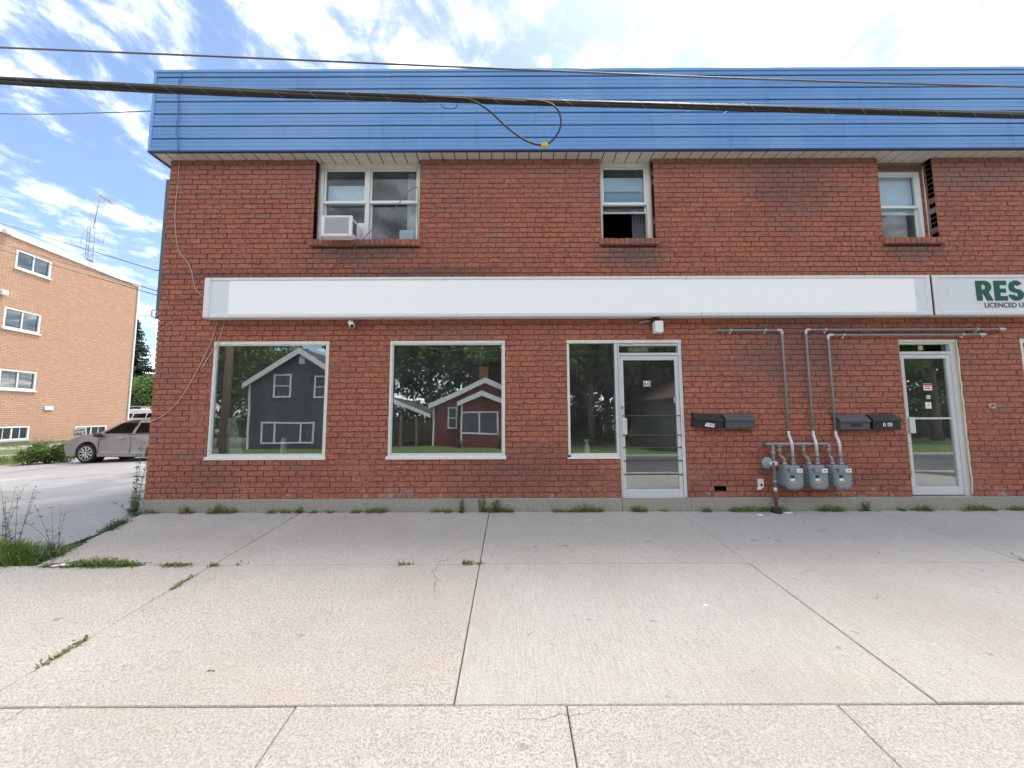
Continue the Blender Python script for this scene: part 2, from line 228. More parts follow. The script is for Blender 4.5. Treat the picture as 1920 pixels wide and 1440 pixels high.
# ------------------------------------------------------------------ geometry helpers
class B:
    def __init__(s): s.bm=bmesh.new()
    def _xf(s,vs,m):
        for v in vs: v.co=m@v.co
    def box(s,lo,hi,bev=0.,m=None,seg=1):
        b=bmesh.new() ; r=bmesh.ops.create_cube(b,size=1.)
        for v in b.verts: v.co=Vector([(lo[i]+hi[i])/2+v.co[i]*(hi[i]-lo[i]) for i in range(3)])
        if bev: bmesh.ops.bevel(b,geom=list(b.edges),offset=min(bev,.45*min(abs(hi[i]-lo[i]) for i in range(3))),segments=seg,affect='EDGES',profile=.5)
        return s.join(b,m)
    def join(s,b,m=None):
        vm={}
        for v in b.verts: vm[v]=s.bm.verts.new(m@v.co if m else v.co)
        for f in b.faces:
            try: nf=s.bm.faces.new([vm[v] for v in f.verts]); nf.smooth=f.smooth
            except ValueError: pass
        b.free(); return s
    def tube(s,pts,r,seg=8,smooth=True,cap=True,m=None):
        pts=[Vector(p) for p in pts]; n=len(pts); rs=r if isinstance(r,(list,tuple)) else [r]*n; rings=[]; up=None
        for i,p in enumerate(pts):
            d=(pts[min(i+1,n-1)]-pts[max(i-1,0)]); d=d.normalized() if d.length>1e-9 else Vector((0,0,1))
            if up is None: up=Vector((0,0,1)) if abs(d.z)<.9 else Vector((1,0,0))
            a=d.cross(up); a=a.normalized() if a.length>1e-6 else Vector((1,0,0)); b=a.cross(d).normalized(); up=b
            ring=[]
            for k in range(seg):
                t=2*math.pi*k/seg; q=p+(a*math.cos(t)+b*math.sin(t))*rs[i]; ring.append(s.bm.verts.new(m@q if m else q))
            rings.append(ring)
        for i in range(n-1):
            for k in range(seg):
                f=s.bm.faces.new((rings[i][k],rings[i+1][k],rings[i+1][(k+1)%seg],rings[i][(k+1)%seg])); f.smooth=smooth
        if cap:
            s.bm.faces.new(rings[0]); s.bm.faces.new(rings[-1][::-1])
        return s
    def lathe(s,prof,axis_m,seg=16,smooth=True):
        rings=[]
        for (r,h) in prof:
            rings.append([s.bm.verts.new(axis_m@Vector((max(r,1e-4)*math.cos(2*math.pi*k/seg),max(r,1e-4)*math.sin(2*math.pi*k/seg),h))) for k in range(seg)])
        for i in range(len(rings)-1):
            for k in range(seg):
                f=s.bm.faces.new((rings[i][k],rings[i][(k+1)%seg],rings[i+1][(k+1)%seg],rings[i+1][k])); f.smooth=smooth
        s.bm.faces.new(rings[0][::-1]); s.bm.faces.new(rings[-1]); return s
    def prism(s,poly,y0,y1,m=None,smooth=False):   # poly in (x,z), extruded along y
        a=[s.bm.verts.new(m@Vector((x,y0,z)) if m else Vector((x,y0,z))) for x,z in poly]; b=[s.bm.verts.new(m@Vector((x,y1,z)) if m else Vector((x,y1,z))) for x,z in poly]
        n=len(poly); s.bm.faces.new(a); s.bm.faces.new(b[::-1])
        for i in range(n):
            f=s.bm.faces.new((a[i],b[i],b[(i+1)%n],a[(i+1)%n])); f.smooth=smooth
        return s
    def quad(s,*p): s.bm.faces.new([s.bm.verts.new(Vector(q)) for q in p]); return s
    def leaf(s,p,d,nrm,l,w):
        d=d.normalized(); a=d.cross(nrm); a=a.normalized() if a.length>1e-6 else Vector((1,0,0))
        s.bm.faces.new([s.bm.verts.new(p),s.bm.verts.new(p+d*l*.5+a*w*.5),s.bm.verts.new(p+d*l),s.bm.verts.new(p+d*l*.5-a*w*.5)])
    def mesh(s,name,mat,recalc=True):
        if recalc: bmesh.ops.recalc_face_normals(s.bm,faces=list(s.bm.faces))
        me=bpy.data.meshes.new(name); s.bm.to_mesh(me); s.bm.free(); me.materials.append(MAT[mat]); return me
    def obj(s,name,mat,parent=None,loc=None,recalc=True):
        off=wpos(parent)
        if off.length: bmesh.ops.translate(s.bm,verts=list(s.bm.verts),vec=-off)
        return mobj(name,s.mesh(name,mat,recalc),parent)
    def top(s,name,mat,label,cat,group=None,base=None,recalc=True):   # a thing that is one mesh; origin at its base
        if base is not None:
            bmesh.ops.translate(s.bm,verts=list(s.bm.verts),vec=-Vector(base))
        o=mobj(name,s.mesh(name,mat,recalc)); 
        if base is not None: o.location=base
        return tag(o,label,cat,group)
def wpos(o):
    v=Vector((0,0,0))
    while o is not None: v+=Vector(o.location); o=o.parent
    return v
def mobj(name,me,parent=None,loc=None):
    o=bpy.data.objects.new(name,me); COL.objects.link(o); o.parent=parent
    if loc is not None: o.location=loc
    return o
def tag(o,label,cat,group=None):
    o['label']=label; o['category']=cat
    if group: o['group']=group
    return o
def thing(name,label,cat,loc=(0,0,0),group=None,rz=0):
    o=bpy.data.objects.new(name,None); COL.objects.link(o); o.location=loc; o.rotation_euler.z=rz; o.empty_display_size=.1; return tag(o,label,cat,group)
def part(name,parent):          # an Empty part that holds sub-parts
    o=bpy.data.objects.new(name,None); COL.objects.link(o); o.parent=parent; o.empty_display_size=.1; return o
def kind(o,k): o['kind']=k; return o
def copy_tree(o,parent=None):
    c=o.copy(); COL.objects.link(c); c.parent=parent
    for ch in list(o.children): copy_tree(ch,c)
    return c
def smooth_pts(pts,n=6):
    P=[Vector(p) for p in pts]; out=[]
    for i in range(len(P)-1):
        p0=P[max(i-1,0)];p1=P[i];p2=P[i+1];p3=P[min(i+2,len(P)-1)]
        for k in range(n):
            t=k/n; out.append(.5*((2*p1)+(p2-p0)*t+(2*p0-5*p1+4*p2-p3)*t*t+(3*p1-p0-3*p2+p3)*t*t*t))
    return out+[P[-1]]
def text(body,size,mat,name,parent,loc,rot=(R(90),0,0),bold=0.,ext=.0015,sx=1.,shear=0.,align='LEFT'):
    cu=bpy.data.curves.new(name,'FONT'); cu.body=body; cu.size=size; cu.offset=bold; cu.extrude=ext; cu.shear=shear; cu.align_x=align; cu.resolution_u=3
    t=bpy.data.objects.new('tmp',cu); COL.objects.link(t); dg=bpy.context.evaluated_depsgraph_get(); me=bpy.data.meshes.new_from_object(t.evaluated_get(dg)); bpy.data.objects.remove(t); bpy.data.curves.remove(cu)
    me.materials.clear(); me.materials.append(MAT[mat]); o=mobj(name,me,parent); o.location=Vector(loc)-wpos(parent); o.rotation_euler=rot; o.scale=(sx,1,1); return o
# ================================================================== SETTING
def bank(x,y): return .55*ss(-18.9,-20.4,x)*ss(2,5,y) if False else .55*max(0,min(1,(-18.9-x)/1.5))*ss(2,5,y)
def ground_sheet():
    xs=[-600,-150,-60,-40,-30,-26,-22,-20.4,-19.6,-18.9,-17.9,-14,-10,-7,-5.9,-4,0,4,8,14,20,40,150,600]
    ys=[-600,-150,-70,-45,-30,-22,-18,-15,-14,-13.4,-13.3,-7.3,-7.1,-5,-3,-1.2,0,1,2,3,4,5,6,8,10,14,20,30,60,150,600]
    b=B(); g=[[b.bm.verts.new((x,y,gz(x,y)+bank(x,y)-.30-(.22 if y<-13.3 else .25 if y<=-7.2 else 0))) for y in ys] for x in xs]
    for i in range(len(xs)-1):
        for j in range(len(ys)-1): b.bm.faces.new((g[i][j],g[i+1][j],g[i+1][j+1],g[i][j+1]))
    kind(b.obj('ground','ground'),'structure')
    def sheet(name,mat,xs,ys,f):
        b=B(); g=[[b.bm.verts.new((x,y,f(x,y))) for y in ys] for x in xs]
        for i in range(len(xs)-1):
            for j in range(len(ys)-1): b.bm.faces.new((g[i][j],g[i+1][j],g[i+1][j+1],g[i][j+1]))
        return kind(b.obj(name,mat),'structure')
    fr=lambda a,b,n:[a+(b-a)*i/n for i in range(n+1)]
    sheet('parking_lot','lot_asphalt',fr(-18.9,-5.2,18),fr(-1.63,24,24),lambda x,y:gz(x,y)-.022)
    sheet('road','road_asphalt',[-120,-20,20,120],[-13.3,-10.3,-7.2],lambda x,y:-.66-.03*(abs(y+10.25)/3))
    sheet('lawn','lawn',[-120,-40,-20,-10,0,10,20,40,120],[-60,-30,-22,-18,-15,-13.5],lambda x,y:-.66-.012*(abs(y)-13.5))
    for y0,y1 in ((-7.2,-7.02),(-13.5,-13.3)):
        b=B(); b.box((-120,y0,-.9),(120,y1,-.545 if y0>-8 else -.60),.02); kind(b.obj('kerb','kerb'),'structure')
    # side lane beside the tan building, with its kerb and grass bank
    sheet('side_lane','gravel',[-21.4,-20.2],fr(4,15,11),lambda x,y:gz(x,y)+bank(x,y)-.035+.02)
    sheet('grass_bank','lawn',[-20.2,-19.7,-19.3,-18.9],fr(2.5,12,10),lambda x,y:gz(x,y)+bank(x,y)-.04)
    b=B()
    for i in range(8): b.box((-19.66,4+i*1.2,gz(-19.6,5)+.12),(-19.5,5.18+i*1.2,gz(-19.6,5)+.30),.015)
    kind(b.obj('kerb','kerb'),'structure')
ground_sheet()
def pavement():
    b=B(); z=lambda y:SL*y-.03
    b.quad((-5.0,-.0,z(0)),(14,-.0,z(0)),(14,-7.02,z(-7.02)),(-5.0,-7.02,z(-7.02))); b.quad((-14,-1.64,z(-1.64)),(-5.0,-1.64,z(-1.64)),(-5.0,-7.02,z(-7.02)),(-14,-7.02,z(-7.02)))
    pv=kind(b.obj('pavement','soil'),'structure')
    def slab(poly,mat,dz,tx,ty):
        cx=sum(p[0] for p in poly)/len(poly); cy=sum(p[1] for p in poly)/len(poly); b=B(); rings=[]
        for ins,dn in ((.0075,0),(.0035,.006),(.0035,.09)):
            r=[]
            for x,y in poly:
                sx=x-math.copysign(ins,x-cx); sy=y-math.copysign(ins,y-cy)
                r.append(b.bm.verts.new((sx,sy,SL*sy+dz+tx*(sx-cx)+ty*(sy-cy)-dn)))
            rings.append(r)
        b.bm.faces.new(rings[0]); n=len(poly)
        for i in range(2):
            for k in range(n): b.bm.faces.new((rings[i][k],rings[i][(k+1)%n],rings[i+1][(k+1)%n],rings[i+1][k]))
        b.obj('slab',mat,pv)
    cols=[-13.99,-11.25,-8.5,-5.8,-3.05,-.335,2.395,5.22,7.96,10.7,13.4]
    rc=[-2.74+1.52*k for k in range(-7,11)]
    r=random.Random(3)
    def dzs(): return r.uniform(-.004,.004),r.uniform(-.0012,.0012),r.uniform(-.002,.002)
    # against the wall
    slab([(-5.34,-.03),(-3.05,-.03),(-3.05,-1.62),(-4.85,-1.62)],'concrete_aggregate',0,0,0)
    for i in range(4,len(cols)-1): slab([(cols[i],-.03),(cols[i+1],-.03),(cols[i+1],-1.62),(cols[i],-1.62)],'concrete_aggregate' if cols[i]<2 else 'concrete_broom',*dzs())
    for i in range(len(cols)-1): slab([(cols[i],-1.62),(cols[i+1],-1.62),(cols[i+1],-3.28),(cols[i],-3.28)],'concrete_aggregate' if cols[i]<-1 else 'concrete_broom',*dzs())
    for i in range(len(rc)-1):
        slab([(rc[i],-3.28),(rc[i+1],-3.28),(rc[i+1],-4.9),(rc[i],-4.9)],'concrete_aggregate',*dzs())
        slab([(rc[i],-4.9),(rc[i+1],-4.9),(rc[i+1],-7.0),(rc[i],-7.0)],'concrete_broom',*dzs())
pavement()
# ================================================================== SHOP BUILDING
XL,XR,ZT=-5.39,11.0,5.43
shop=thing('brick_shop_building','two storey red brick shop building with blue metal fascia','building')
ZB=.18; CO=(ZT-ZB)/65
kz=lambda k:ZB+CO*k
OP={'U1':(-3.09,-1.44,kz(47),ZT),'U2':(1.40,2.245,kz(47),ZT),'U3':(5.79,6.655,kz(47),ZT),
    'W1':(-4.52,-2.762,kz(7),kz(29)),'W2':(-1.848,-.10,kz(7),kz(29)),'W3':(.825,1.60,kz(7),kz(29)),'D60':(1.60,2.565,ZB,kz(29)),'D62':(5.86,6.765,ZB,kz(29)),'W4':(7.70,9.45,kz(7),kz(29)),'VENT':(2.955,3.135,kz(1),kz(2))}
def shell():
    xs=sorted({XL+.014,XR}|{o[i] for o in OP.values() for i in (0,1)}); zs=sorted({ZB,ZT}|{o[i] for o in OP.values() for i in (2,3)})
    b=B()
    for i in range(len(xs)-1):
        for j in range(len(zs)-1):
            cx=(xs[i]+xs[i+1])/2; cz=(zs[j]+zs[j+1])/2
            if any(o[0]<cx<o[1] and o[2]<cz<o[3] for o in OP.values()): continue
            b.box((xs[i],.012,zs[j]),(xs[i+1],.24,zs[j+1]))
    bmesh.ops.remove_doubles(b.bm,verts=list(b.bm.verts),dist=.0005)
    # drop the inner faces shared by neighbouring blocks
    seen={}
    for f in list(b.bm.faces):
        key=tuple(round(q,3) for q in f.calc_center_median()); seen.setdefault(key,[]).append(f)
    bmesh.ops.delete(b.bm,geom=[f for l in seen.values() if len(l)>1 for f in l],context='FACES')
    wall=b.obj('wall','mortar',shop)
    # bricks
    r=random.Random(11); BL=.2345; J=.010; cells=[]
    for k in range(65):
        z0,z1=kz(k)+J*.5,kz(k+1)-J*.5; zc=(z0+z1)/2
        cuts=sorted([(o[0],o[1]) for o in OP.values() if o[2]<zc<o[3]])
        spans=[];x=XL
        for a,c in cuts:
            if a-x>.02: spans.append((x,a))
            x=max(x,c)
        if XR-x>.02: spans.append((x,XR))
        ph=(0 if k%2 else BL/2)+r.uniform(-.02,.02)
        for a,c in spans:
            x=XL+ph-BL
            while x<c:
                l=BL+r.uniform(-.006,.006); q0,q1=max(x,a),min(x+l,c)
                x+=l
                if q1-q0<.035: 
                    if q1<=q0: continue
                    if q1-q0<.02: continue
                cells.append((q0+J*.5 if q0>a+1e-4 else q0,q1-J*.5 if q1<c-1e-4 else q1,z0+r.uniform(-.0015,.0015),z1+r.uniform(-.0015,.0015),r.gauss(0,.0022)))
    def brickgeo(bm,x0,x1,y,z0,z1):
        c=.004; D=.095
        f=[bm.verts.new((x0+c,y,z0+c)),bm.verts.new((x1-c,y,z0+c)),bm.verts.new((x1-c,y,z1-c)),bm.verts.new((x0+c,y,z1-c))]
        e=[bm.verts.new((x0,y+c,z0)),bm.verts.new((x1,y+c,z0)),bm.verts.new((x1,y+c,z1)),bm.verts.new((x0,y+c,z1))]
        g=[bm.verts.new((x0,y+D,z0)),bm.verts.new((x1,y+D,z0)),bm.verts.new((x1,y+D,z1)),bm.verts.new((x0,y+D,z1))]
        bm.faces.new(f)
        for i in range(4):
            j=(i+1)%4; bm.faces.new((e[i],e[j],f[j],f[i])); bm.faces.new((g[i],g[j],e[j],e[i]))
        bm.faces.new(g[::-1])
    vis=[(c[1]-c[0]>.2 and -5.45<c[0] and c[1]<7.4,i) for i,c in enumerate(cells)]
    single=[i for ok,i in vis if ok][:296]
    cache={}
    b=B(); S=set(single)
    for i,(x0,x1,z0,z1,dy) in enumerate(cells):
        if i in S:
            key=(round((x1-x0)/.003),)
            if key not in cache:
                q=B(); hw=(x1-x0)/2; hh=(CO-J)/2; brickgeo(q.bm,-hw,hw,0,-hh,hh); cache[key]=q.mesh('brick','brick')
            mobj('brick',cache[key],wall,((x0+x1)/2,dy,(z0+z1)/2))
        else: brickgeo(b.bm,x0,x1,dy,z0,z1)
    kind(b.obj('bricks','brick',wall),'stuff')
    # foundation
    b=B(); b.box((XL-.015,-.012,-.35),(1.60,.24,ZB),.006); b.box((1.604,-.020,-.35),(2.60,.24,ZB-.004),.006); b.box((2.604,-.012,-.35),(XR,.24,ZB),.006); b.obj('foundation','foundation',shop)
    # rest of the shell: side, back, floors, roof, partitions
    b=B(); b.box((XL+.02,.243,-.3),(XL+.24,11.8,ZT)); b.obj('side_wall','mortar',shop)
    b=B(); b.box((XL+.242,11.6,-.3),(XR,11.8,ZT)); b.box((XR-.2,.242,-.3),(XR,11.598,ZT)); b.obj('rear_wall','interior',shop)
    b=B(); b.box((XL+.242,.243,-.1),(XR-.203,11.598,ZB-.01)); b.obj('floor','interior_floor',shop)
    b=B(); b.box((XL+.242,.243,2.95),(XR-.203,11.598,3.2)); b.obj('ceiling','interior',shop)
    b=B()
    for x in (-.35+.0,3.9): b.box((x,.243,3.203),(x+.1,5.4,ZT-.005))
    b.box((XL+.243,4.5,3.203),(-.353,4.6,ZT-.005)); b.box((-.247,4.5,3.203),(3.897,4.6,ZT-.005)); b.box((4.003,4.5,3.203),(XR-.205,4.6,ZT-.005))
    b.box((3.9,.243,ZB),(4.0,7.,2.947)); b.box((XL+.243,5.6,ZB),(3.897,5.7,2.947)); b.box((4.003,3.2,ZB),(XR-.205,3.3,2.947)); b.box((7.2,.243,ZB),(7.3,3.197,2.947))
    b.obj('partition','interior',shop)
    b=B(); b.box((XL-.15,-.15,ZT+.05),(XR,11.9,6.60)); b.obj('roof','shingle',shop)
shell()
# ---- fascia and soffit
def fascia():
    y=-.19; xl=-5.566; xr=XR+.1; zb=5.425; zt=6.78
    b=B(); b.box((xl+.012,y+.02,zb+.012),(xr,y+.035,zt-.03)); b.box((xl+.012,y+.036,zb+.012),(xl+.027,11.9,zt-.03))
    fa=b.obj('fascia','blue_trim',shop)
    P=.2036
    prof=[(0,.004),(.006,-.006),(.060,-.004),(.064,-.0005),(.068,-.004),(.126,-.003),(.130,.0005),(.134,-.003),(.184,-.002),(.186,.018),(P,.018)]
    joints=[(-5.52,-1.55),(-1.55,2.1),(2.1,5.75),(5.75,xr)]
    for k in range(7):
        z0=zb+.018+P*k
        pr=[(h,d) for h,d in prof if z0+h<zt-.03]
        off=[0,1.22,.61][k%3]
        xs=[-5.53]+[x for x in [-3.9+off+3.66*i for i in range(5)] if x<xr-.3]+[xr]
        for i in range(len(xs)-1):
            b=B(); a=[b.bm.verts.new((xs[i]+.0008,y+d,z0+h)) for h,d in pr]; c=[b.bm.verts.new((xs[i+1]-.0008,y+d+.0008*(i%2),z0+h)) for h,d in pr]
            for j in range(len(pr)-1): b.bm.faces.new((a[j],c[j],c[j+1],a[j+1]))
            b.obj('siding_panel','blue_siding',fa)
    b=B(); b.box((xl-.006,y-.016,zt-.045),(xr,y+.06,zt),.004); b.box((xl-.006,y+.061,zt-.045),(xl+.05,11.9,zt),.004); b.obj('flashing','blue_trim',fa)
    b=B(); b.box((xl,y-.012,zb+.002),(xl+.05,y+.03,zt-.046),.004); b.box((xl-.002,y+.031,zb+.002),(xl+.012,11.9,zt-.046)); b.obj('corner_trim','blue_trim',fa)
    b=B(); b.box((xl-.003,y-.013,zb-.006),(xr,y+.03,zb+.016),.003); b.box((xl-.004,y+.031,zb-.006),(xl+.03,11.9,zb+.001)); b.obj('drip_edge','blue_dark',fa)
    # soffit panels
    so=part('soffit',shop); w=.194; n=int((xr-xl)/w)
    b=B(); b.box((0,y+.03,ZT+.004),(w-.013,.24,ZT+.012),.003); b.box((w*.5-.003,y+.03,ZT+.0015),(w*.5+.003,.24,ZT+.0038)); me=b.mesh('soffit_panel','soffit')
    for i in range(n): mobj('soffit_panel',me,so,(xl+.03+i*w,0,0))
    b=B(); b.box((xl+.01,-.19,ZT+.03),(xr,.3,ZT+.045)); b.obj('soffit_backing','black',so)
    b=B(); b.box((xl+.03,.24,ZT+.004),(XL+.02,11.8,ZT+.02)); b.obj('side_soffit','soffit',so)
fascia()
# ---- windows
def ring(b,x0,x1,z0,z1,w,y0,y1,bev=.004,wb=None,wt=None):
    wb=w if wb is None else wb; wt=w if wt is None else wt
    b.box((x0,y0,z0),(x0+w,y1,z1),bev); b.box((x1-w,y0,z0),(x1,y1,z1),bev); b.box((x0+w+.0005,y0+.001,z0),(x1-w-.0005,y1-.001,z0+wb),bev); b.box((x0+w+.0005,y0+.001,z1-wt),(x1-w-.0005,y1-.001,z1),bev)
def pane(x0,x1,z0,z1,y,mat,par,name='pane'):
    b=B(); b.box((x0,y,z0),(x1,y+.005,z1)); return b.obj(name,mat,par)
def display_window(k):
    x0,x1,z0,z1=OP[k]; w=part('display_window',shop)
    b=B(); ring(b,x0+.004,x1-.004,z0+.02,z1-.003,.038,.005,.06,.004,.05,.05); b.obj('frame','old_white',w)
    b=B(); ring(b,x0+.043,x1-.043,z0+.071,z1-.054,.014,.012,.05,.003); b.obj('bead','aluminium',w)
    pane(x0+.057,x1-.057,z0+.085,z1-.068,.03,'shop_glass',w)
    b=B(); b.box((x0-.02,-.022,z0-.002),(x1+.012,.03,z0+.018),.004); b.box((x0-.018,-.020,z0+.0185),(x1+.010,.004,z0+.045),.004); b.obj('sill','white_paint',w)
    b=B(); b.box((x0+.045,.07,z0+.03),(x1-.045,.36,z0+.06),.004); b.obj('inner_ledge','interior',w)
    return w
for k in ('W1','W2','W4'): display_window(k)
def sill_bricks(k,par,proj=.05):
    x0,x1,z0,z1=OP[k]; r=random.Random(hash(k)%9+2); x=x0-.045; n=int(round((x1-x0+.09)/.078)); w=(x1-x0+.09)/n
    si=part('brick_sill',par)
    b=B(); b.box((0.004,-proj,4.004),(w-.004,.10,4.098),.004); me=b.mesh('brick','brick')
    for i in range(n):
        o=mobj('brick',me,si,(x+i*w,r.uniform(-.004,.004),r.uniform(-.003,.003)))
    b=B(); b.box((x0-.04,-proj+.008,4.008),(x1+.04,.099,4.092)); b.obj('mortar_bed','mortar',si)
    b=B(); b.box((x0+.001,.10,kz(47)-.002),(x1-.001,.238,4.095)); b.obj('sub_sill','old_white',si)
def sash(par,x0,x1,z0,z1,y,fw=.03,glass='window_glass',dep=.03,name='sash',mat='white_vinyl'):
    b=B(); ring(b,x0,x1,z0,z1,fw,y,y+dep,.003); s=b.obj(name,mat,par); pane(x0+fw-.002,x1-fw+.002,z0+fw-.002,z1-fw+.002,y+dep*.5,glass,s); return s
def upper1():
    x0,x1,z0,z1=OP['U1']; z0=4.10; w=part('double_window',shop); y=.10
    b=B(); ring(b,x0+.03,x1-.004,z0,z1+.003,.055,y,y+.10,.005,.022,.075); xm=at(688,400,y).x; b.box((xm-.032,y+.001,z0+.023),(xm+.032,y+.098,z1-.073),.005); b.box((x0+.003,y+.02,z0),(x0+.0295,y+.12,z1)); b.obj('frame','old_white',w)
    a0,a1=x0+.087,xm-.034; c0,c1=xm+.034,x1-.061; zm=at(640,378,y).z
    for q0,q1 in ((a0,a1),(c0,c1)):
        sash(w,q0,q1,zm-.018,z1-.078,y+.022,.026); s=sash(w,q0,q1,z0+.024,zm+.02,y+.055,.026)
        b=B(); b.box((q0,y+.012,zm-.022),(q1,y+.021,zm+.022),.002); b.obj('meeting_rail','white_vinyl',w)
    zb=at(640,350,y+.1).z; b=B(); b.box((a0+.02,y+.13,zb),(a1-.02,y+.15,zb+.03)); b.box((a0+.02,y+.13,zm-.02),(a0+.045,y+.15,zb)); b.obj('inner_sash','white_vinyl',w)
    b=B(); b.box((a0+.03,y+.096,zm-.02),(a1-.03,y+.099,zb)); b.obj('blind','blind',w)
    b=B(); n=40; cx0=c1-.2
    vs=[[b.bm.verts.new((cx0+.22*i/n,y+.16+.02*math.sin(i*1.1)+.01*math.sin(i*.37),z)) for i in range(n+1)] for z in (z0+.02,z1-.05)]
    for i in range(n):
        f=b.bm.faces.new((vs[0][i],vs[0][i+1],vs[1][i+1],vs[1][i])); f.smooth=True
    b.obj('curtain','curtain',w)
    sill_bricks('U1',w)
    # filler panel beside the air conditioner
    xa=at(668,430,y).x; b=B(); b.box((xa-.01,y+.057,z0+.026),(a1-.002,y+.07,at(650,415,y).z)); 
    for i in range(5): b.box((xa+i*.022,y+.052,z0+.028),(xa+.012+i*.022,y+.0568,at(650,415,y).z-.004))
    b.obj('filler_panel','white_vinyl',w)
upper1()
def upper2():
    x0,x1,z0,z1=OP['U2']; z0=4.10; w=part('sash_window',shop); y=.10
    b=B(); ring(b,x0+.004,x1-.03,z0,z1+.003,.05,y,y+.10,.005,.022,.06); b.box((x1-.0295,y+.02,z0),(x1-.003,y+.12,z1)); b.obj('frame','old_white',w)
    a0,a1=x0+.056,x1-.082; zm=at(1180,381,y).z
    sash(w,a0,a1,zm-.02,z1-.062,y+.02,.028)
    zl=at(1180,398,y+.05).z; sash(w,a0+.004,a1-.004,zl-.012,zm+.25,y+.056,.016,mat='white_vinyl')
    b=B(); b.box((a0,y+.01,zm-.022),(a1,y+.0195,zm+.022),.002); b.obj('meeting_rail','white_vinyl',w)
    b=B(); b.box((a0+.02,y+.088,zm),(a1-.02,y+.091,at(1180,334,y+.09).z)); b.obj('blind','blind',w)
    b=B(); n=24; cx=at(1185,430,.3).x
    vs=[[b.bm.verts.new((cx+.24*i/n,.30+.015*math.sin(i*1.3),z)) for i in range(n+1)] for z in (z0+.0,z1-.05)]
    for i in range(n): b.bm.faces.new((vs[0][i],vs[0][i+1],vs[1][i+1],vs[1][i])).smooth=True
    b.obj('curtain','mail_grey',w)
    sill_bricks('U2',w)
upper2()
def upper3():
    x0,x1,z0,z1=OP['U3']; z0=4.10; w=part('sash_window',shop); y=.16
    zt=at(1680,322,y).z; xr_=at(1736,446,y).x
    b=B(); ring(b,x0+.006,xr_,z0,zt,.05,y,y+.09,.005,.022,.05); b.obj('frame','white_vinyl',w)
    a0,a1=x0+.057,xr_-.051; zm=at(1690,387,y).z
    sash(w,a0,a1,zm-.018,zt-.051,y+.02,.018); sash(w,a0,a1,z0+.024,zm+.018,y+.05,.018)
    b=B(); b.box((a0,y+.012,zm-.02),(a1,y+.0195,zm+.02),.002); b.obj('meeting_rail','white_vinyl',w)
    b=B(); b.box((a0+.01,y+.085,zm-.10),(a1-.01,y+.088,zt-.05)); b.obj('blind','pale_blind',w)
    b=B(); b.box((x0+.003,y-.02,zt+.003),(xr_+.05,y+.1,z1-.045),.004); b.box((x0+.003,y-.035,z1-.044),(x1-.02,y+.09,z1),.006)
    for i in range(2): b.box((x0+.003,y-.03,zt+.012+.03*i),(xr_+.03,y-.0205,zt+.03+.03*i),.002)
    b.obj('weathered_head','old_wood',w)
    b=B(); b.box((xr_+.002,y+.01,z0),(xr_+.03,y+.09,zt+.002)); b.obj('side_board','plywood',w)
    b=B(); b.box((xr_+.031,y+.03,z0),(x1-.002,y+.10,z1-.05)); b.obj('gap_lining','black',w)
    # torn edge of the lining along the brick reveal
    r=random.Random(4); b=B(); z=z0
    while z<z1-.1:
        h=r.uniform(.03,.09); d=r.uniform(.008,.035); b.box((x1-.004-d,y-.02,z),(x1-.003,y+.028,z+h),.004); z+=h+r.uniform(-.005,.02)
    b.obj('broken_edge','brick',w)
    b=B(); p=[(x1-.008+r.uniform(-.003,.003),y-.03,z0+(z1-.06-z0)*i/14) for i in range(15)]; b.tube(p,[.006+r.uniform(0,.004) for _ in p],6); b.obj('caulk_bead','caulk',w)
    sill_bricks('U3',w)
upper3()
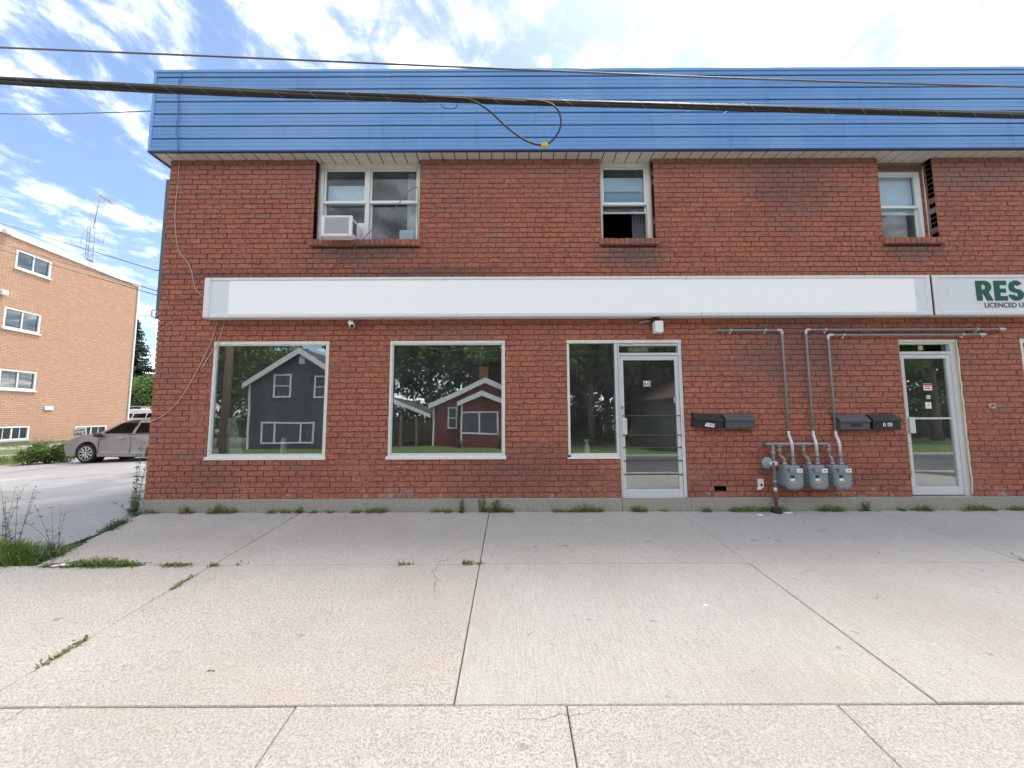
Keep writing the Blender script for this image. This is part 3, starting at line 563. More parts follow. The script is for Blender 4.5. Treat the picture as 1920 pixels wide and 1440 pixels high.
# ---- entrance at number 60: sidelight, transom and door
def entrance():
    w=part('shopfront',shop); x0,_,z0,z1=OP['W3']; xd,x1,zd,_=OP['D60']; 
    b=B(); b.box((x0+.004,.005,z0+.05),(x0+.042,.06,z1-.053),.004); b.box((x0+.002,-.004,z1-.052),(x1-.002,.07,z1-.003),.004); b.box((x0+.043,.008,z0+.02),(xd-.03,.06,z0+.075),.004); b.obj('frame','old_white',w)
    b=B(); b.box((x0-.012,-.02,z0-.002),(xd-.002,.03,z0+.019),.004); b.obj('sill','white_paint',w)
    b=B(); b.box((xd-.048,.0,z0+.020),(xd-.006,.10,z1-.054),.004); b.box((xd+.001,.004,zd+.001),(xd+.02,.10,z1-.054),.003); b.box((x1-.05,.0,zd+.001),(x1-.004,.10,z1-.054),.004)
    zt=at(1220,664,0).z; b.box((xd+.021,.001,zt-.02),(x1-.051,.098,zt+.022),.003); b.box((xd+.021,.02,z1-.09),(x1-.051,.09,z1-.0545),.003); b.obj('post','aluminium',w)
    pane(x0+.043,xd-.049,z0+.076,z1-.054,.03,'shop_glass',w); pane(xd+.021,x1-.051,zt+.023,z1-.091,.045,'shop_glass',w,'transom_pane')
    b=B(); b.box((at(1170,650).x+.08,.06,zt+.05),(at(1215,650).x+.02,.062,z1-.10)); b.obj('notice','cream_paper',w)
    d=part('door',shop); a0,a1=xd+.024,x1-.054; zt2=zt-.024; zb=zd+.012
    b=B(); b.box((a0,.012,zb),(a0+.055,.056,zt2),.004); b.box((a1-.05,.012,zb),(a1,.056,zt2),.004); b.box((a0+.056,.013,zt2-.065),(a1-.051,.055,zt2),.004); b.box((a0+.056,.013,zb),(a1-.051,.055,zb+.105),.004); b.obj('leaf_frame','aluminium',d)
    pane(a0+.054,a1-.049,zb+.10,zt2-.063,.033,'shop_glass',d)
    b=B(); h0=at(1172,784); h1=at(1181,815); b.box((a0+.02,-.04,h1.z),(a0+.075,.010,h0.z),.006); b.obj('pull_plate','aluminium',d)
    b=B(); lk=at(1171,764); b.lathe([(.018,0),(.018,.012),(.010,.014),(.009,.018)],Matrix.Translation((a0+.022,.013,lk.z))@Matrix.Rotation(R(90),4,'X'),14); b.obj('lock','galv',d)
    for py in (779.5,816,839,864,890):
        z=at(1220,py).z; b=B(); b.tube([(a0+.03,.004,z),(a1-.012,.004,z)],.0065,6); b.box((a0+.022,-.004,z-.010),(a0+.034,.012,z+.010)); b.box((a1-.024,-.004,z-.010),(a1-.010,.012,z+.010)); b.obj('security_bar','rust',d)
    p=at(1215,719); b=B(); b.box((p.x-.055,.0290,p.z-.042),(p.x-.003,.0325,p.z+.042)); b.box((p.x+.001,.0290,p.z-.042),(p.x+.05,.0325,p.z+.042)); n=b.obj('number_plate','paper',d)
    text('6',.095,'letter_black','digit',n,(p.x-.054,.0285,p.z-.033),bold=.001); text('0',.095,'letter_black','digit',n,(p.x+.002,.0285,p.z-.033),bold=.001)
    b=B(); b.box((a0-.003,-.018,zd+.0005),(a1+.003,.10,zd+.010),.003); b.obj('threshold','aluminium',d)
entrance()
def door62():
    x0,x1,z0,z1=OP['D62']; d=part('side_door',shop); y=.07
    zt=at(1740,662,y).z; f1=at(1797,800,y+.0).x
    b=B(); b.box((x0+.003,y-.03,z0+.001),(x0+.045,y+.09,z1-.05),.004); b.box((x1-.085,y-.03,z0+.001),(x1-.03,y+.09,z1-.05),.004); b.box((x0+.046,y-.028,zt-.022),(x1-.086,y+.088,zt+.02),.003); b.obj('frame','aluminium',d)
    b=B(); b.box((x0+.003,y-.045,z1-.049),(x1-.004,y+.09,z1-.003),.006); b.box((x0+.046,y-.02,z1-.075),(x1-.086,y+.088,z1-.0495),.004); b.obj('head','old_white',d)
    r=random.Random(8); b=B(); p=[(x1-.012+r.uniform(-.004,.004),y-.055+r.uniform(-.004,.004),z0+.01+(z1-z0-.02)*i/30) for i in range(31)]; b.tube(p,[.010+r.uniform(0,.006) for _ in p],6); b.box((x1-.029,y-.04,z0+.001),(x1-.012,y+.08,z1-.05)); p=[(x0+.004+r.uniform(-.003,.003),-.002+r.uniform(-.003,.003),z0+.3+(zt-z0-.3)*i/20) for i in range(21)]; b.tube(p,[.005+r.uniform(0,.005) for _ in p],5); b.obj('caulk_bead','caulk',d)
    pane(x0+.046,x1-.086,zt+.021,z1-.076,y+.03,'far_glass',d,'transom_pane')
    a0,a1=x0+.048,x1-.088; zt2=zt-.025; zb=z0+.012
    b=B(); b.box((a0,y-.018,zb),(a0+.06,y+.028,zt2),.004); b.box((a1-.06,y-.018,zb),(a1,y+.028,zt2),.004); b.box((a0+.061,y-.017,zt2-.06),(a1-.061,y+.027,zt2),.004); b.box((a0+.061,y-.017,zb),(a1-.061,y+.027,zb+.12),.004)
    zm=at(1745,784.5,y).z; b.box((a0+.061,y-.010,zm-.014),(a1-.061,y+.022,zm+.014),.003); b.obj('leaf_frame','aluminium',d)
    pane(a0+.059,a1-.059,zb+.118,zm-.0145,y+.004,'shop_glass',d); pane(a0+.059,a1-.059,zm+.0145,zt2-.058,y+.004,'shop_glass',d)
    b=B(); b.box((a0+.02,y-.06,at(1706,812,y).z),(a0+.10,y-.019,at(1706,782,y).z),.006); b.obj('pull_plate','aluminium',d)
    def sticker(l,t,rr,bt,nm='sticker',mat='paper',yy=y+.0005):
        p=at(l,t,yy); q=at(rr,bt,yy); b=B(); b.box((p.x,yy,q.z),(q.x,yy+.003,p.z)); return b.obj(nm,mat,d),p,q
    s,p,q=sticker(1731,719,1748,732); b=B(); b.box((p.x+.002,y-.0005,p.z-.032),(q.x-.002,y+.0002,p.z-.003)); b.obj('red_heading','red_paint',s)
    b=B()
    for i in range(2): b.box((p.x+.02,y-.0005,p.z-.055-.03*i),(q.x-.02,y+.0002,p.z-.042-.03*i))
    b.obj('print_line','letter_dark',s)
    s,p,q=sticker(1737,741,1745,748); text('62',.05,'letter_dark','digit',s,(p.x+.004,y-.0004,q.z+.01),ext=.0004)
    s,p,q=sticker(1735,754,1747,766); b=B(); b.tube([(p.x+.03,y-.0003,q.z+.045),(p.x+.06,y-.0003,q.z+.065),(q.x-.02,y-.0003,q.z+.05)],.003,5); b.obj('print_line','letter_dark',s)
    s,p,q=sticker(1721,648,1731,656.5,'number_plate','cream_paper',y+.026); text('62',.075,'letter_black','digit',s,(p.x+.004,y+.0255,q.z+.008),ext=.0004)
door62()
# ---- interiors seen through the glass
def interiors():
    for (x0,x1,y,z,n) in ((-1.6,.6,2.2,2.72,0),(-1.2,1.2,3.6,2.72,1),(-4.6,-2.4,3.0,2.72,2),(.9,2.2,2.6,2.72,3)):
        t=thing('fluorescent_light','white fluorescent strip hanging from the ceiling inside the shop','ceiling light',((x0+x1)/2,y,z),'strip lights inside the shop')
        b=B(); b.box((x0,y-.06,z+.05),(x1,y+.06,z+.10),.01); b.obj('housing','white_paint',t); 
        for s in (-.03,.03): b=B(); b.tube([(x0+.02,y+s,z+.03),(x1-.02,y+s,z+.03)],.016,8); b.obj('tube','lamp_white',t)
        b=B(); b.tube([(x0+.3,y,z+.1),(x0+.3,y,2.949)],.004,5); b.tube([(x1-.3,y,z+.1),(x1-.3,y,2.949)],.004,5); b.obj('hanger','galv',t)
    zs=kz(7)+.062
    b=B(); p=at(1101,850,.1); px=p.x
    t=thing('spray_bottle','pale spray bottle standing on the ledge beside the entrance door','bottle',(px,.09,zs))
    b.lathe([(.040,0),(.043,.01),(.043,.09),(.034,.125),(.016,.15),(.014,.165)],Matrix.Translation((px,.09,zs)),16); b.obj('bottle','paper',t)
    b=B(); b.box((px-.045,.076,zs+.183),(px+.025,.104,zs+.215),.008); b.box((px-.012,.08,zs+.164),(px+.012,.10,zs+.186),.004); b.tube([(px-.02,.09,zs+.185),(px-.028,.09,zs+.16),(px-.02,.09,zs+.145)],.005,6); b.obj('trigger_head','lamp_white',t)
    p=at(531,850,.2); b=B(); b.lathe([(.04,0),(.042,.01),(.042,.20),(.038,.215),(.036,.24),(.02,.246)],Matrix.Translation((p.x,.2,zs)),16); b.top('paper_roll','blind','pale blue roll standing on the ledge behind the large shop window','paper roll',base=(p.x,.2,zs))
    # film crumpled at the edge of the first window
    b=B(); n=10; x0=OP['W1'][0]+.12; g=[[b.bm.verts.new((x0+.26*i/n*(1-.5*j/n)+.02*mnoise.noise((i*.5,j*.5,1)),.22+.05*mnoise.noise((i*.6,j*.4,5)),zs+.005+.55*j/n)) for j in range(n+1)] for i in range(n+1)]
    for i in range(n):
        for j in range(n): b.bm.faces.new((g[i][j],g[i+1][j],g[i+1][j+1],g[i][j+1])).smooth=True
    b.top('plastic_film','plastic_film','crumpled clear plastic film leaning inside the corner shop window','plastic film',base=(x0,.22,zs))
    for i,(a,c,m) in enumerate((((1.75,.55,ZB),(2.15,1.1,1.35),'plywood'),((1.86,.5,ZB),(2.14,.98,1.22),'old_wood'))):
        b=B(); d=Vector(c)-Vector(a); b.tube([Vector(a)+Vector((0,0,.02)),c],.022,4,False); b.top('leaning_board',m,('pale' if i==0 else 'dark')+' narrow board leaning inside behind the glass entrance door','board',base=a)
    b=B(); p=at(751,436,.2); q=at(771,448,.2); b.box((p.x-.03,.23,4.125),(q.x+.03,.26,p.z+.06),.01); b.box((p.x-.01,.2295,4.14),(q.x+.01,.2299,p.z+.04)); b.top('foam_board','white_vinyl','white plastic panel standing inside the upper window beside the curtain','panel',base=(p.x,.2,4.12))
interiors()
# ================================================================== SIGNS AND WALL FITTINGS
def signs():
    y=-.18; z0,z1=2.835,3.447
    def box(x0,x1,label,nm):
        t=thing(nm,label,'sign',((x0+x1)/2,0,z0))
        b=B(); b.box((x0,y+.02,z0+.01),(x1,-.004,z1-.01)); b.obj('cabinet','sign_frame',t)
        b=B(); w=.085
        b.box((x0,y-.004,z0),(x0+.1,y+.05,z1),.012); b.box((x1-.06,y-.004,z0),(x1,y+.05,z1),.012); b.box((x0+.101,y-.003,z0),(x1-.061,y+.05,z0+.062),.012); b.box((x0+.101,y-.003,z1-.05),(x1-.061,y+.05,z1),.012); b.obj('frame','sign_frame',t)
        b=B(); b.box((x0+.1,y+.012,z0+.06),(x1-.06,y+.018,z1-.05)); f=b.obj('face','sign_face',t); return t,f
    t,f=box(-4.57,6.225,'long white shop sign with a blank white face above the shop windows','shop_sign')
    p=at(431,527,y+.012); q=at(1719,584,y+.012)
    for sx in (-1.0,2.6): b=B(); b.box((sx-.002,y-.0055,z1-.055),(sx+.002,y+.051,z1+.0015)); b.box((sx+.2,y-.0055,z0-.001),(sx+.204,y+.051,z0+.063)); b.obj('frame_seam','galv',t)
    b=B(); b.box((p.x,y+.008,q.z),(q.x,y+.0115,p.z)); b.obj('blank_panel','sign_blank',t)
    for x,w in ((470,16),(498,12),(528,8),(550,6),(581,8),(606,12),(635,12)):
        a=at(x-w/2,586,y+.010); c=at(x+w/2,586,y+.010); b=B(); n=8; b.prism([(a.x+(c.x-a.x)*i/n,q.z+.002-.018*math.sin(math.pi*i/n)) for i in range(n+1)],y+.0085,y+.0118); b.obj('letter','red_paint',t)
    a=at(1432,525,y+.01); c=at(1445,525,y+.01); b=B(); n=8; b.prism([(a.x+(c.x-a.x)*i/n,p.z-.001+.012*math.sin(math.pi*i/n)) for i in range(n+1)],y+.0085,y+.0118); b.obj('letter','red_paint',t)
    t,f=box(6.262,9.6,'white restaurant sign with green RES lettering beside the long blank sign','restaurant_sign')
    p=at(1832,563,y+.01)
    # heavy slab letters cut as shapes
    z=p.z-.005; H=.30
    def letter(poly,holes=(),dx=0):
        b=B(); b.prism([(p.x+dx+x*H,z+yy*H) for x,yy in poly],y+.0035,y+.0115); return b.obj('letter','letter_green',t)
    import math as m
    def arc(cx,cy,rx,ry,a0,a1,n=9): return [(cx+rx*m.cos(R(a0+(a1-a0)*i/n)),cy+ry*m.sin(R(a0+(a1-a0)*i/n))) for i in range(n+1)]
    letter([(0,0),(.27,0),(.27,.36),(.34,.36),(.50,0),(.80,0),(.60,.42)]+arc(.46,.70,.30,.30,-62,90)+[(0,1)]+[(0,.82),(.27,.82),(.38,.82)]+arc(.38,.69,.10,.13,90,-90)[1:]+[(.27,.56),(.27,.80),(0,.80)])
    letter([(0,0),(.62,0),(.62,.22),(.27,.22),(.27,.40),(.57,.40),(.57,.60),(.27,.60),(.27,.78),(.62,.78),(.62,1),(0,1)],dx=.90*H)
    letter(arc(.37,.72,.34,.29,25,180,10)+arc(.37,.62,.34,.22,180,270,5)[1:]+arc(.37,.30,.09,.10,90,-90,6)+arc(.37,.30,.10,.10,-90,-170,4)[1:]+[(.0,.30)]+arc(.37,.30,.37,.31,180,360,14)[1:]+arc(.37,.32,.37,.26,0,90,6)[1:]+arc(.37,.70,.08,.10,-90,-270,6)[1:]+arc(.37,.70,.09,.10,90,20,4)[1:],dx=1.60*H)
    p=at(1846,576.5,y+.01); text('LICENCED UN',.105,'letter_dark','lettering',t,(p.x,y+.008,p.z),bold=.0015,ext=.001,sx=.98)
signs()
def fittings():
    # security camera
    p=at(657,600,-.06); t=thing('security_camera','small white bullet security camera under the long sign','camera',(p.x,-.06,p.z))
    b=B(); b.lathe([(.03,0),(.03,.012),(.012,.016),(.012,.035)],Matrix.Translation((p.x,-.004,p.z))@Matrix.Rotation(R(90),4,'X'),12); b.tube([(p.x,-.04,p.z),(p.x+.01,-.07,p.z-.03)],.012,8); b.obj('bracket','galv_light',t)
    d=Vector((.45,-.6,-.5)).normalized(); a=Vector((p.x-.01,-.05,p.z-.025)); b=B(); b.tube([a,a+d*.15],.033,12); b.tube([a+d*.02+Vector((0,0,.004)),a+d*.17+Vector((0,0,.004))],.038,12); b.obj('body','lamp_white',t); b=B(); b.tube([a+d*.168,a+d*.174],.027,12); b.obj('lens','black',t)
    # wall light
    p=at(1229,600,-.06); t=thing('wall_light','white glass wall light with black top above the entrance door','light',(p.x,-.05,p.z-.1))
    b=B(); b.box((p.x-.055,-.11,p.z-.035),(p.x+.05,-.002,p.z+.03),.012); b.obj('housing','black_metal',t)
    q=at(1230,625,-.1); b=B(); b.box((p.x-.05,-.17,q.z),(p.x+.075,-.05,p.z-.036),.014,seg=2); b.obj('lamp_shade','lamp_white',t)
    b=B(); b.tube([(p.x-.22,-.003,p.z-.035),(p.x-.21,-.02,p.z-.025),(p.x-.14,-.03,p.z-.012),(p.x-.056,-.04,p.z-.01)],.010,8); b.obj('conduit','cable_white',t)
    # mailboxes
    def mailbox(l,tp,rr,bt,label,mat,tilt=0.):
        yb=-.004; a=at(l,tp,-.06); c=at(rr,bt,-.06); w=c.x-a.x; h=a.z-c.z; cx=(a.x+c.x)/2; cz=c.z
        t=thing('mailbox',label,'mailbox',(cx,yb,cz),'mailboxes on the brick wall'); t.rotation_euler.y=tilt
        M0=Matrix.Translation((0,0,0))
        def P(bld,nm,m,par=None):
            me=bld.mesh(nm,m); return mobj(nm,me,par or t)
        def side(prof,x0,x1):
            b=B(); A=[b.bm.verts.new((x0,yy,zz)) for yy,zz in prof]; C=[b.bm.verts.new((x1,yy,zz)) for yy,zz in prof]; n=len(prof); b.bm.faces.new(A); b.bm.faces.new(C[::-1])
            for i in range(n): b.bm.faces.new((A[i],C[i],C[(i+1)%n],A[(i+1)%n]))
            return b
        d=.11
        P(side([(0,0),(-d+.01,0),(-d,.01),(-d,h*.60),(-d*.35,h*.92),(0,h*.92)],-w/2+.006,w/2-.006),'body',mat)
        P(side([(0,h*.925),(-d*.35,h*.925),(-d-.012,h*.60),(-d-.016,h*.52),(-d-.020,h*.525),(-d-.016,h*.64),(-d*.36,h*.985),(0,h)],-w/2,w/2),'lid',mat)
        b=B(); b.box((-.022,-d*.82,h*.735),(.022,-d*.72,h*.765),.004); P(b,'lid_tab','galv_light'); return t,w,h,d
    t,w,h,d=mailbox(1297,776,1352,802,'tilted dark mailbox with a white number label beside the entrance door','black_metal',R(5))
    b=B(); b.prism([(-.06,h*.10),(.08,h*.06),(.082,h*.33),(-.035,h*.36)],-d-.004,-d-.0005); o=mobj('number_label',b.mesh('number_label','paper'),t); 
    n=text('1-62',.055,'letter_black','digit',o,(0,0,0)); n.location=(-.03,-d-.0045,h*.14)
    t,w,h,d=mailbox(1355,775.5,1413,803,'plain grey mailbox next to the tilted labelled mailbox','mail_grey')
    b=B(); b.tube([(.055,-d-.002,h*.33),(.055,-d+.004,h*.33)],.008,8); mobj('keyhole',b.mesh('keyhole','black'),t)
    t,w,h,d=mailbox(1567,778,1626,805.5,'dark mailbox with no label beside the gas riser pipe','mail_grey')
    b=B(); b.box((-.06,-d-.0025,h*.20),(.09,-d-.0005,h*.42)); mobj('faded_patch',b.mesh('faded_patch','black_metal'),t)
    t,w,h,d=mailbox(1628,777.5,1683,804.5,'black mailbox with two small white number labels beside the side door','black_metal')
    for x0,x1,s in ((-.055,-.02,'4'),(.01,.075,'62')):
        b=B(); b.box((x0,-d-.003,h*.2),(x1,-d-.0005,h*.44)); o=mobj('number_label',b.mesh('number_label','paper'),t); n=text(s,.05,'letter_dark','digit',o,(0,0,0)); n.location=(x0+.003,-d-.0038,h*.235)
    # gas service: incoming riser, regulator and manifold
    y=-.10
    def A(px,py,yy=y): return at(px,py,yy)
    def bend(pts,rad=.03):
        out=[Vector(pts[0])]
        for i in range(1,len(pts)-1):
            p=Vector(pts[i]); a=(Vector(pts[i-1])-p); c=(Vector(pts[i+1])-p); ra=min(rad,a.length*.45,c.length*.45)
            s,e=p+a.normalized()*ra,p+c.normalized()*ra
            for k in range(5):
                t_=k/4; out.append(s*(1-t_)**2+p*2*t_*(1-t_)+e*t_*t_)
        return out+[Vector(pts[-1])]
    zm=A(1500,832.5).z; xr=A(1450,860).x; xe=A(1553,832).x; xst=A(1444,832).x
    base=Vector((xr,y,gz(xr,y))); g=thing('gas_manifold','grey gas riser with round regulator and manifold feeding the meters','gas pipe',base)
    b=B(); b.tube(bend([(xst-.03,-.01,zm),(xst-.03,y,zm),(xr,y,zm),(xr,y,.34)],.03),.021,10); b.obj('riser','galv',g)
    b=B(); b.tube([(xr,y,.34),(xr,y,.28)],.026,10); b.obj('coupling','galv_light',g)
    b=B(); b.tube([(xr,y,.28),(xr,y,.20),(xr,y,.07)],[.020,.024,.018],9); b.box((xr-.03,y-.02,.16),(xr+.03,y+.02,.21),.006); b.obj('rusty_valve','rust',g)
    b=B(); b.tube([(xr,y,.07),(xr,y,.03)],.016,8); b.obj('yellow_collar','yellow',g)
    b=B(); b.lathe([(.065,-.05),(.07,0),(.055,.055),(.04,.062)],Matrix.Translation((xr-.005,y-.0,.0)),9); b.obj('rubber_boot','rubber',g)
    b=B(); b.tube(bend([(xr,y,zm+.001),(xe,y,zm+.001),(xe,y,zm-.06)],.03),.0205,10); b.obj('header','galv',g)
    zr=A(1436,868).z; xg=A(1437,868).x
    b=B(); m=Matrix.Translation((xg,y-.02,zr))@Matrix.Rotation(R(90),4,'X')@Matrix.Rotation(R(8),4,'Y'); b.lathe([(.03,-.05),(.072,-.03),(.085,-.012),(.085,.006),(.070,.012),(.066,.028),(.03,.036)],m,20); b.obj('regulator','meter_grey',g)
    b=B(); b.tube([(xg+.005,y-.05,zr),(xg+.025,y-.10,zr)],.026,10); b.obj('regulator_cap','galv_light',g); b=B(); b.tube([(xg+.022,y-.095,zr),(xg+.026,y-.108,zr)],.018,10); b.obj('regulator_vent','black',g)
    b=B(); b.tube([(xg,y,zr),(xr,y,zr)],.022,10); b.tube([(xr,y+.02,zr),(xr,y-.05,zr)],.03,10); b.obj('regulator_body','galv_light',g)
    for zz in (zm-.13,.42): b=B(); b.tube([(xr,y,zz+.025),(xr,y,zz-.025)],.028,10); b.obj('coupling','galv',g)
    # meters
    def meter(cx,inx,outx,label,riser,pvar):
        mt,mb=A(1490,874,-.2).z,A(1490,917,-.2).z; w=.26; t=thing('gas_meter',label,'gas meter',(cx,y,mb),'gas meters on the wall')
        h=mt-mb
        def shape(s,wd,ht,cz0): 
            o=[];c=.055*s
            for (sx,sz,a0) in ((1,-1,-90),(1,1,0),(-1,1,90),(-1,-1,180)):
                rr=c*(1.3 if sz<0 else .5)
                for k in range(4):
                    a=R(a0+30*k); o.append((sx*(wd/2-rr)+rr*math.cos(a),(cz0+ht-rr if sz>0 else cz0+rr)+rr*math.sin(a)))
            return o
        M_=Matrix.Translation((cx,0,mb))
        b=B(); b.prism(shape(1,w*.86,h*.95,.02),-.06,-.185,M_); b.obj('case','meter_grey',t)
        b=B(); b.prism(shape(1,w*.95,h*.80,.0),-.186,-.215,M_); b.prism(shape(1,w*.80,h*.66,.02),-.2155,-.228,M_); b.obj('front_cover','meter_grey',t)
        b=B(); b.prism(shape(1,w*.95,h*.72,.01),-.035,-.0595,M_); b.obj('rear_cover','meter_grey',t)
        b=B(); b.box((cx-w*.40,-.20,mt-.055),(cx+w*.42,-.07,mt+.005),.012); b.obj('top_plate','meter_grey',t)
        b=B(); b.box((cx-.07,-.245,mb+h*.70),(cx+.02,-.2285,mb+h*.93),.02); b.obj('dial_window','galv',t)
        b=B(); b.box((cx+.022,-.246,mb+h*.72),(cx+.105,-.2285,mb+h*.90),.004); p_=b.obj('index_plate','paper',t); b=B(); b.box((cx+.045,-.2475,mb+h*.80),(cx+.085,-.2462,mb+h*.835)); b.obj('print_line','letter_dark',p_)
        b=B(); b.box((cx-.065,-.2305,mb+h*.50),(cx-.01,-.2282,mb+h*.61)); b.obj('badge','black_metal',t)
        b=B(); b.box((cx-.065,-.2305,mb+h*.37),(cx-.005,-.2282,mb+h*.47)); b.obj('label','paper',t)
        b=B(); b.box((cx-.055,-.2305,mb+h*.285),(cx+.04,-.2282,mb+h*.325)); b.obj('yellow_label','yellow',t)
        b=B()
        for sx in (-.1,0,.1):
            for sz in (.04,h*.70): b.tube([(cx+sx,-.218,mb+sz),(cx+sx,-.232 if abs(sx)>.05 else -.231,mb+sz)],.008,6)
        b.obj('cover_bolt','galv',t)
        # inlet
        ix=inx; zi=zm-.02; b=B(); b.tube(bend([(ix,y,zi-.02),(ix,y,zm-.17),(cx-.065,y-.03,zm-.20),(cx-.065,y-.03,mt)],.03),.018,9); b.tube([(ix,y,zi-.0),(ix,y,zi-.03)],.026,9); b.tube([(cx-.065,y-.03,mt+.045),(cx-.065,y-.03,mt+.002)],.030,9); b.obj('inlet_pipe','galv',t)
        b=B(); b.tube([(ix,y,zm-.055),(ix,y,zm-.135)],.024,9); b.box((ix-.05,y-.03,zm-.10),(ix-.018,y-.005,zm-.085),.004); b.obj('valve','brass',t)
        # outlet and riser
        ox=cx+.06; pts=riser; 
        b=B(); b.tube([(ox,y-.03,mt),(ox,y-.03,zm-.17)],.018,9); b.tube([(ox,y-.03,mt+.045),(ox,y-.03,mt+.002)],.030,9); b.tube([(ox,y-.03,zm-.14),(ox,y-.03,zm-.19)],.025,9); b.obj('outlet_pipe','galv',t)
        lower=Vector(pts[0]); b=B(); b.tube(bend([(ox,y-.03,zm-.17),(ox,y-.03,zm+.015),(lower.x,lower.y,lower.z),(lower.x,lower.y,lower.z+.06)],.035),.020,9); b.obj('offset_fitting','galv_light',t)
        b=B(); b.tube(bend([lower+Vector((0,0,.03))]+[Vector(q) for q in pts[1:]],.035),.0155,9); b.obj('riser','galv',t)
        c=Vector(pts[1]); dx=1 if pts[2][0]>c.x else -1
        b=B(); b.tube(bend([c+Vector((0,0,-.07)),c,c+Vector((.07*dx,0,0))],.03),.0205,9); b.obj('elbow','galv_light',t)
        e=Vector(pts[2]); b=B(); b.tube([e-Vector((.09*dx,0,0)),e],.0195,9); b.tube([e-Vector((.02*dx,0,0)),e+Vector((.01*dx,.06,-.02))],.02,8); b.obj('end_elbow','galv_light' if dx>0 else 'galv',t)
        L=abs(e.x-c.x)
        for f in ((.25,.78) if L<1.2 else (.10,.86)):
            xx=c.x+(e.x-c.x)*f; b=B(); b.lathe([(.022,-.010),(.022,.010)],Matrix.Translation((xx,c.y,c.z))@Matrix.Rotation(R(90),4,'Y'),10); b.box((xx-.006,c.y+.015,c.z-.05),(xx+.012,-.002,c.z+.0),.002); b.obj('pipe_clip','galv_light',t)
    yr=-.05
    cxs=[A(1488,895,-.2).x,A(1534.5,895,-.2).x,A(1579,895,-.2).x]
    ins=[A(1461.5,845).x,A(1506.5,845).x,xe]
    z1=at(1400,619,yr).z; z2=at(1700,617.5,yr).z; z3=at(1700,627.5,yr).z; zl=at(1500,816,yr).z
    rx=[at(1467,640,yr).x,at(1512,640,yr).x,at(1554,650,yr).x]
    rs=[[(rx[0],yr,zl),(rx[0],yr,z1),(at(1343,621,yr).x,yr,z1)],[(rx[1],yr,zl),(rx[1],yr,z2),(at(1884,616,yr).x,yr,z2)],[(rx[2],yr,zl),(rx[2],yr,z3),(at(1847,627,yr).x,yr,z3)]]
    labs=['grey gas meter next to the round regulator, its riser turning left','middle grey gas meter of the three, its riser running over the side door','grey gas meter closest to the side door, its riser running low over the door']
    for i in range(3): meter(cxs[i],ins[i],0,labs[i],rs[i],i)
    # outlet box
    p=at(1421,898,-.03); q=at(1432,915,-.03); t=thing('outlet_box','beige outdoor electrical outlet box low on the brick wall','outlet',((p.x+q.x)/2,-.002,q.z))
    b=B(); b.box((p.x,-.045,q.z),(q.x,-.003,p.z),.008); b.obj('box','old_white',t); b=B(); b.box((p.x+.022,-.049,q.z+.03),(q.x-.025,-.0455,q.z+.065),.002); b.obj('socket','black',t); b=B(); b.box((p.x-.035,-.06,q.z-.02),(p.x+.035,-.0505,q.z+.02),.004,Matrix.Translation((p.x,-.05,q.z))@Matrix.Rotation(R(-15),4,'Y')@Matrix.Translation((-p.x,.05,-q.z))); b.obj('cover_flap','old_white',t)
    b=B(); b.tube(smooth_pts([(p.x+.02,-.03,q.z),(p.x+.03,-.02,q.z-.07),(p.x+.045,-.014,q.z-.13)],5),.004,5); b.obj('lead','cable_grey',t)
    # coiled lead by the side door
    p=at(1861,761,-.02); b=B()
    for s in range(2): b.tube([(p.x+(.035+.006*s)*math.cos(a*.42)-.02+.012*s,-.02-.012*s,p.z+(.030+.004*s)*math.sin(a*.42)) for a in range(16)],.006,6)
    b.tube([(p.x-.02,-.0,p.z+.0),(p.x-.05,-.025,p.z+.025)],.009,6); b.top('coiled_lead','cable_white','small coil of white lead fixed to the brick beside the side door','cable',base=(p.x,0,p.z))
    # window air conditioner
    z0=4.115; yA=-.19; a=at(603,404,yA); c=at(640,447,yA); xa0=a.x; xa1=at(660,430,yA).x; zt=a.z
    zb=at(620,443,yA).z
    t=thing('air_conditioner','white window air conditioner sticking out of the upper double window','air conditioner',((xa0+xa1)/2,.0,zb))
    b=B(); b.box((xa0+.01,yA+.012,zb+.01),(xa1-.01,.16,zt-.006),.012); b.obj('case','white_vinyl',t)
    b=B(); ring(b,xa0,xa1,zb,zt,.05,yA-.008,yA+.03,.008,.045,.035); b.obj('rear_frame','white_vinyl',t)
    g_=part('grille',t)
    b=B(); b.box((xa0+.05,yA+.008,zb+.045),(xa1-.05,yA+.0115,zt-.035)); b.obj('grille_back','galv',g_)
    n=16
    b=B(); b.box((xa0+.05,0,0),(xa1-.05,.007,.006)); me=b.mesh('louvre','galv_light')
    for i in range(n): mobj('louvre',me,g_,(-wpos(g_).x,yA+.0005-wpos(g_).y,zb+.052+(zt-zb-.09)*i/(n-1)-wpos(g_).z))
    b=B()
    for i in range(3): b.box((xa1-.0095,yA+.05+i*.045,zb+.07),(xa1-.006,yA+.08+i*.045,zt-.06))
    b.obj('side_vent','black_metal',t)
    # grey trunking on the side wall
    p=at(318,338,.05); q=at(293,598,.05); b=B(); b.box((XL-.075,.02,q.z),(XL+.001,.14,p.z),.008); b.top('wall_trunking','mail_grey','tall grey trunking on the side wall below the blue fascia','trunking',base=(XL-.04,.08,q.z))
    b=B(); b.tube([(XL-.06+.05*math.cos(a*.5),.01-.01*(a%3),q.z+.07+.06*math.sin(a*.5)) for a in range(18)],.008,6); b.top('cable_coil','cable_white','small white cable coil at the foot of the grey trunking','cable',base=(XL-.06,.0,q.z))
fittings()
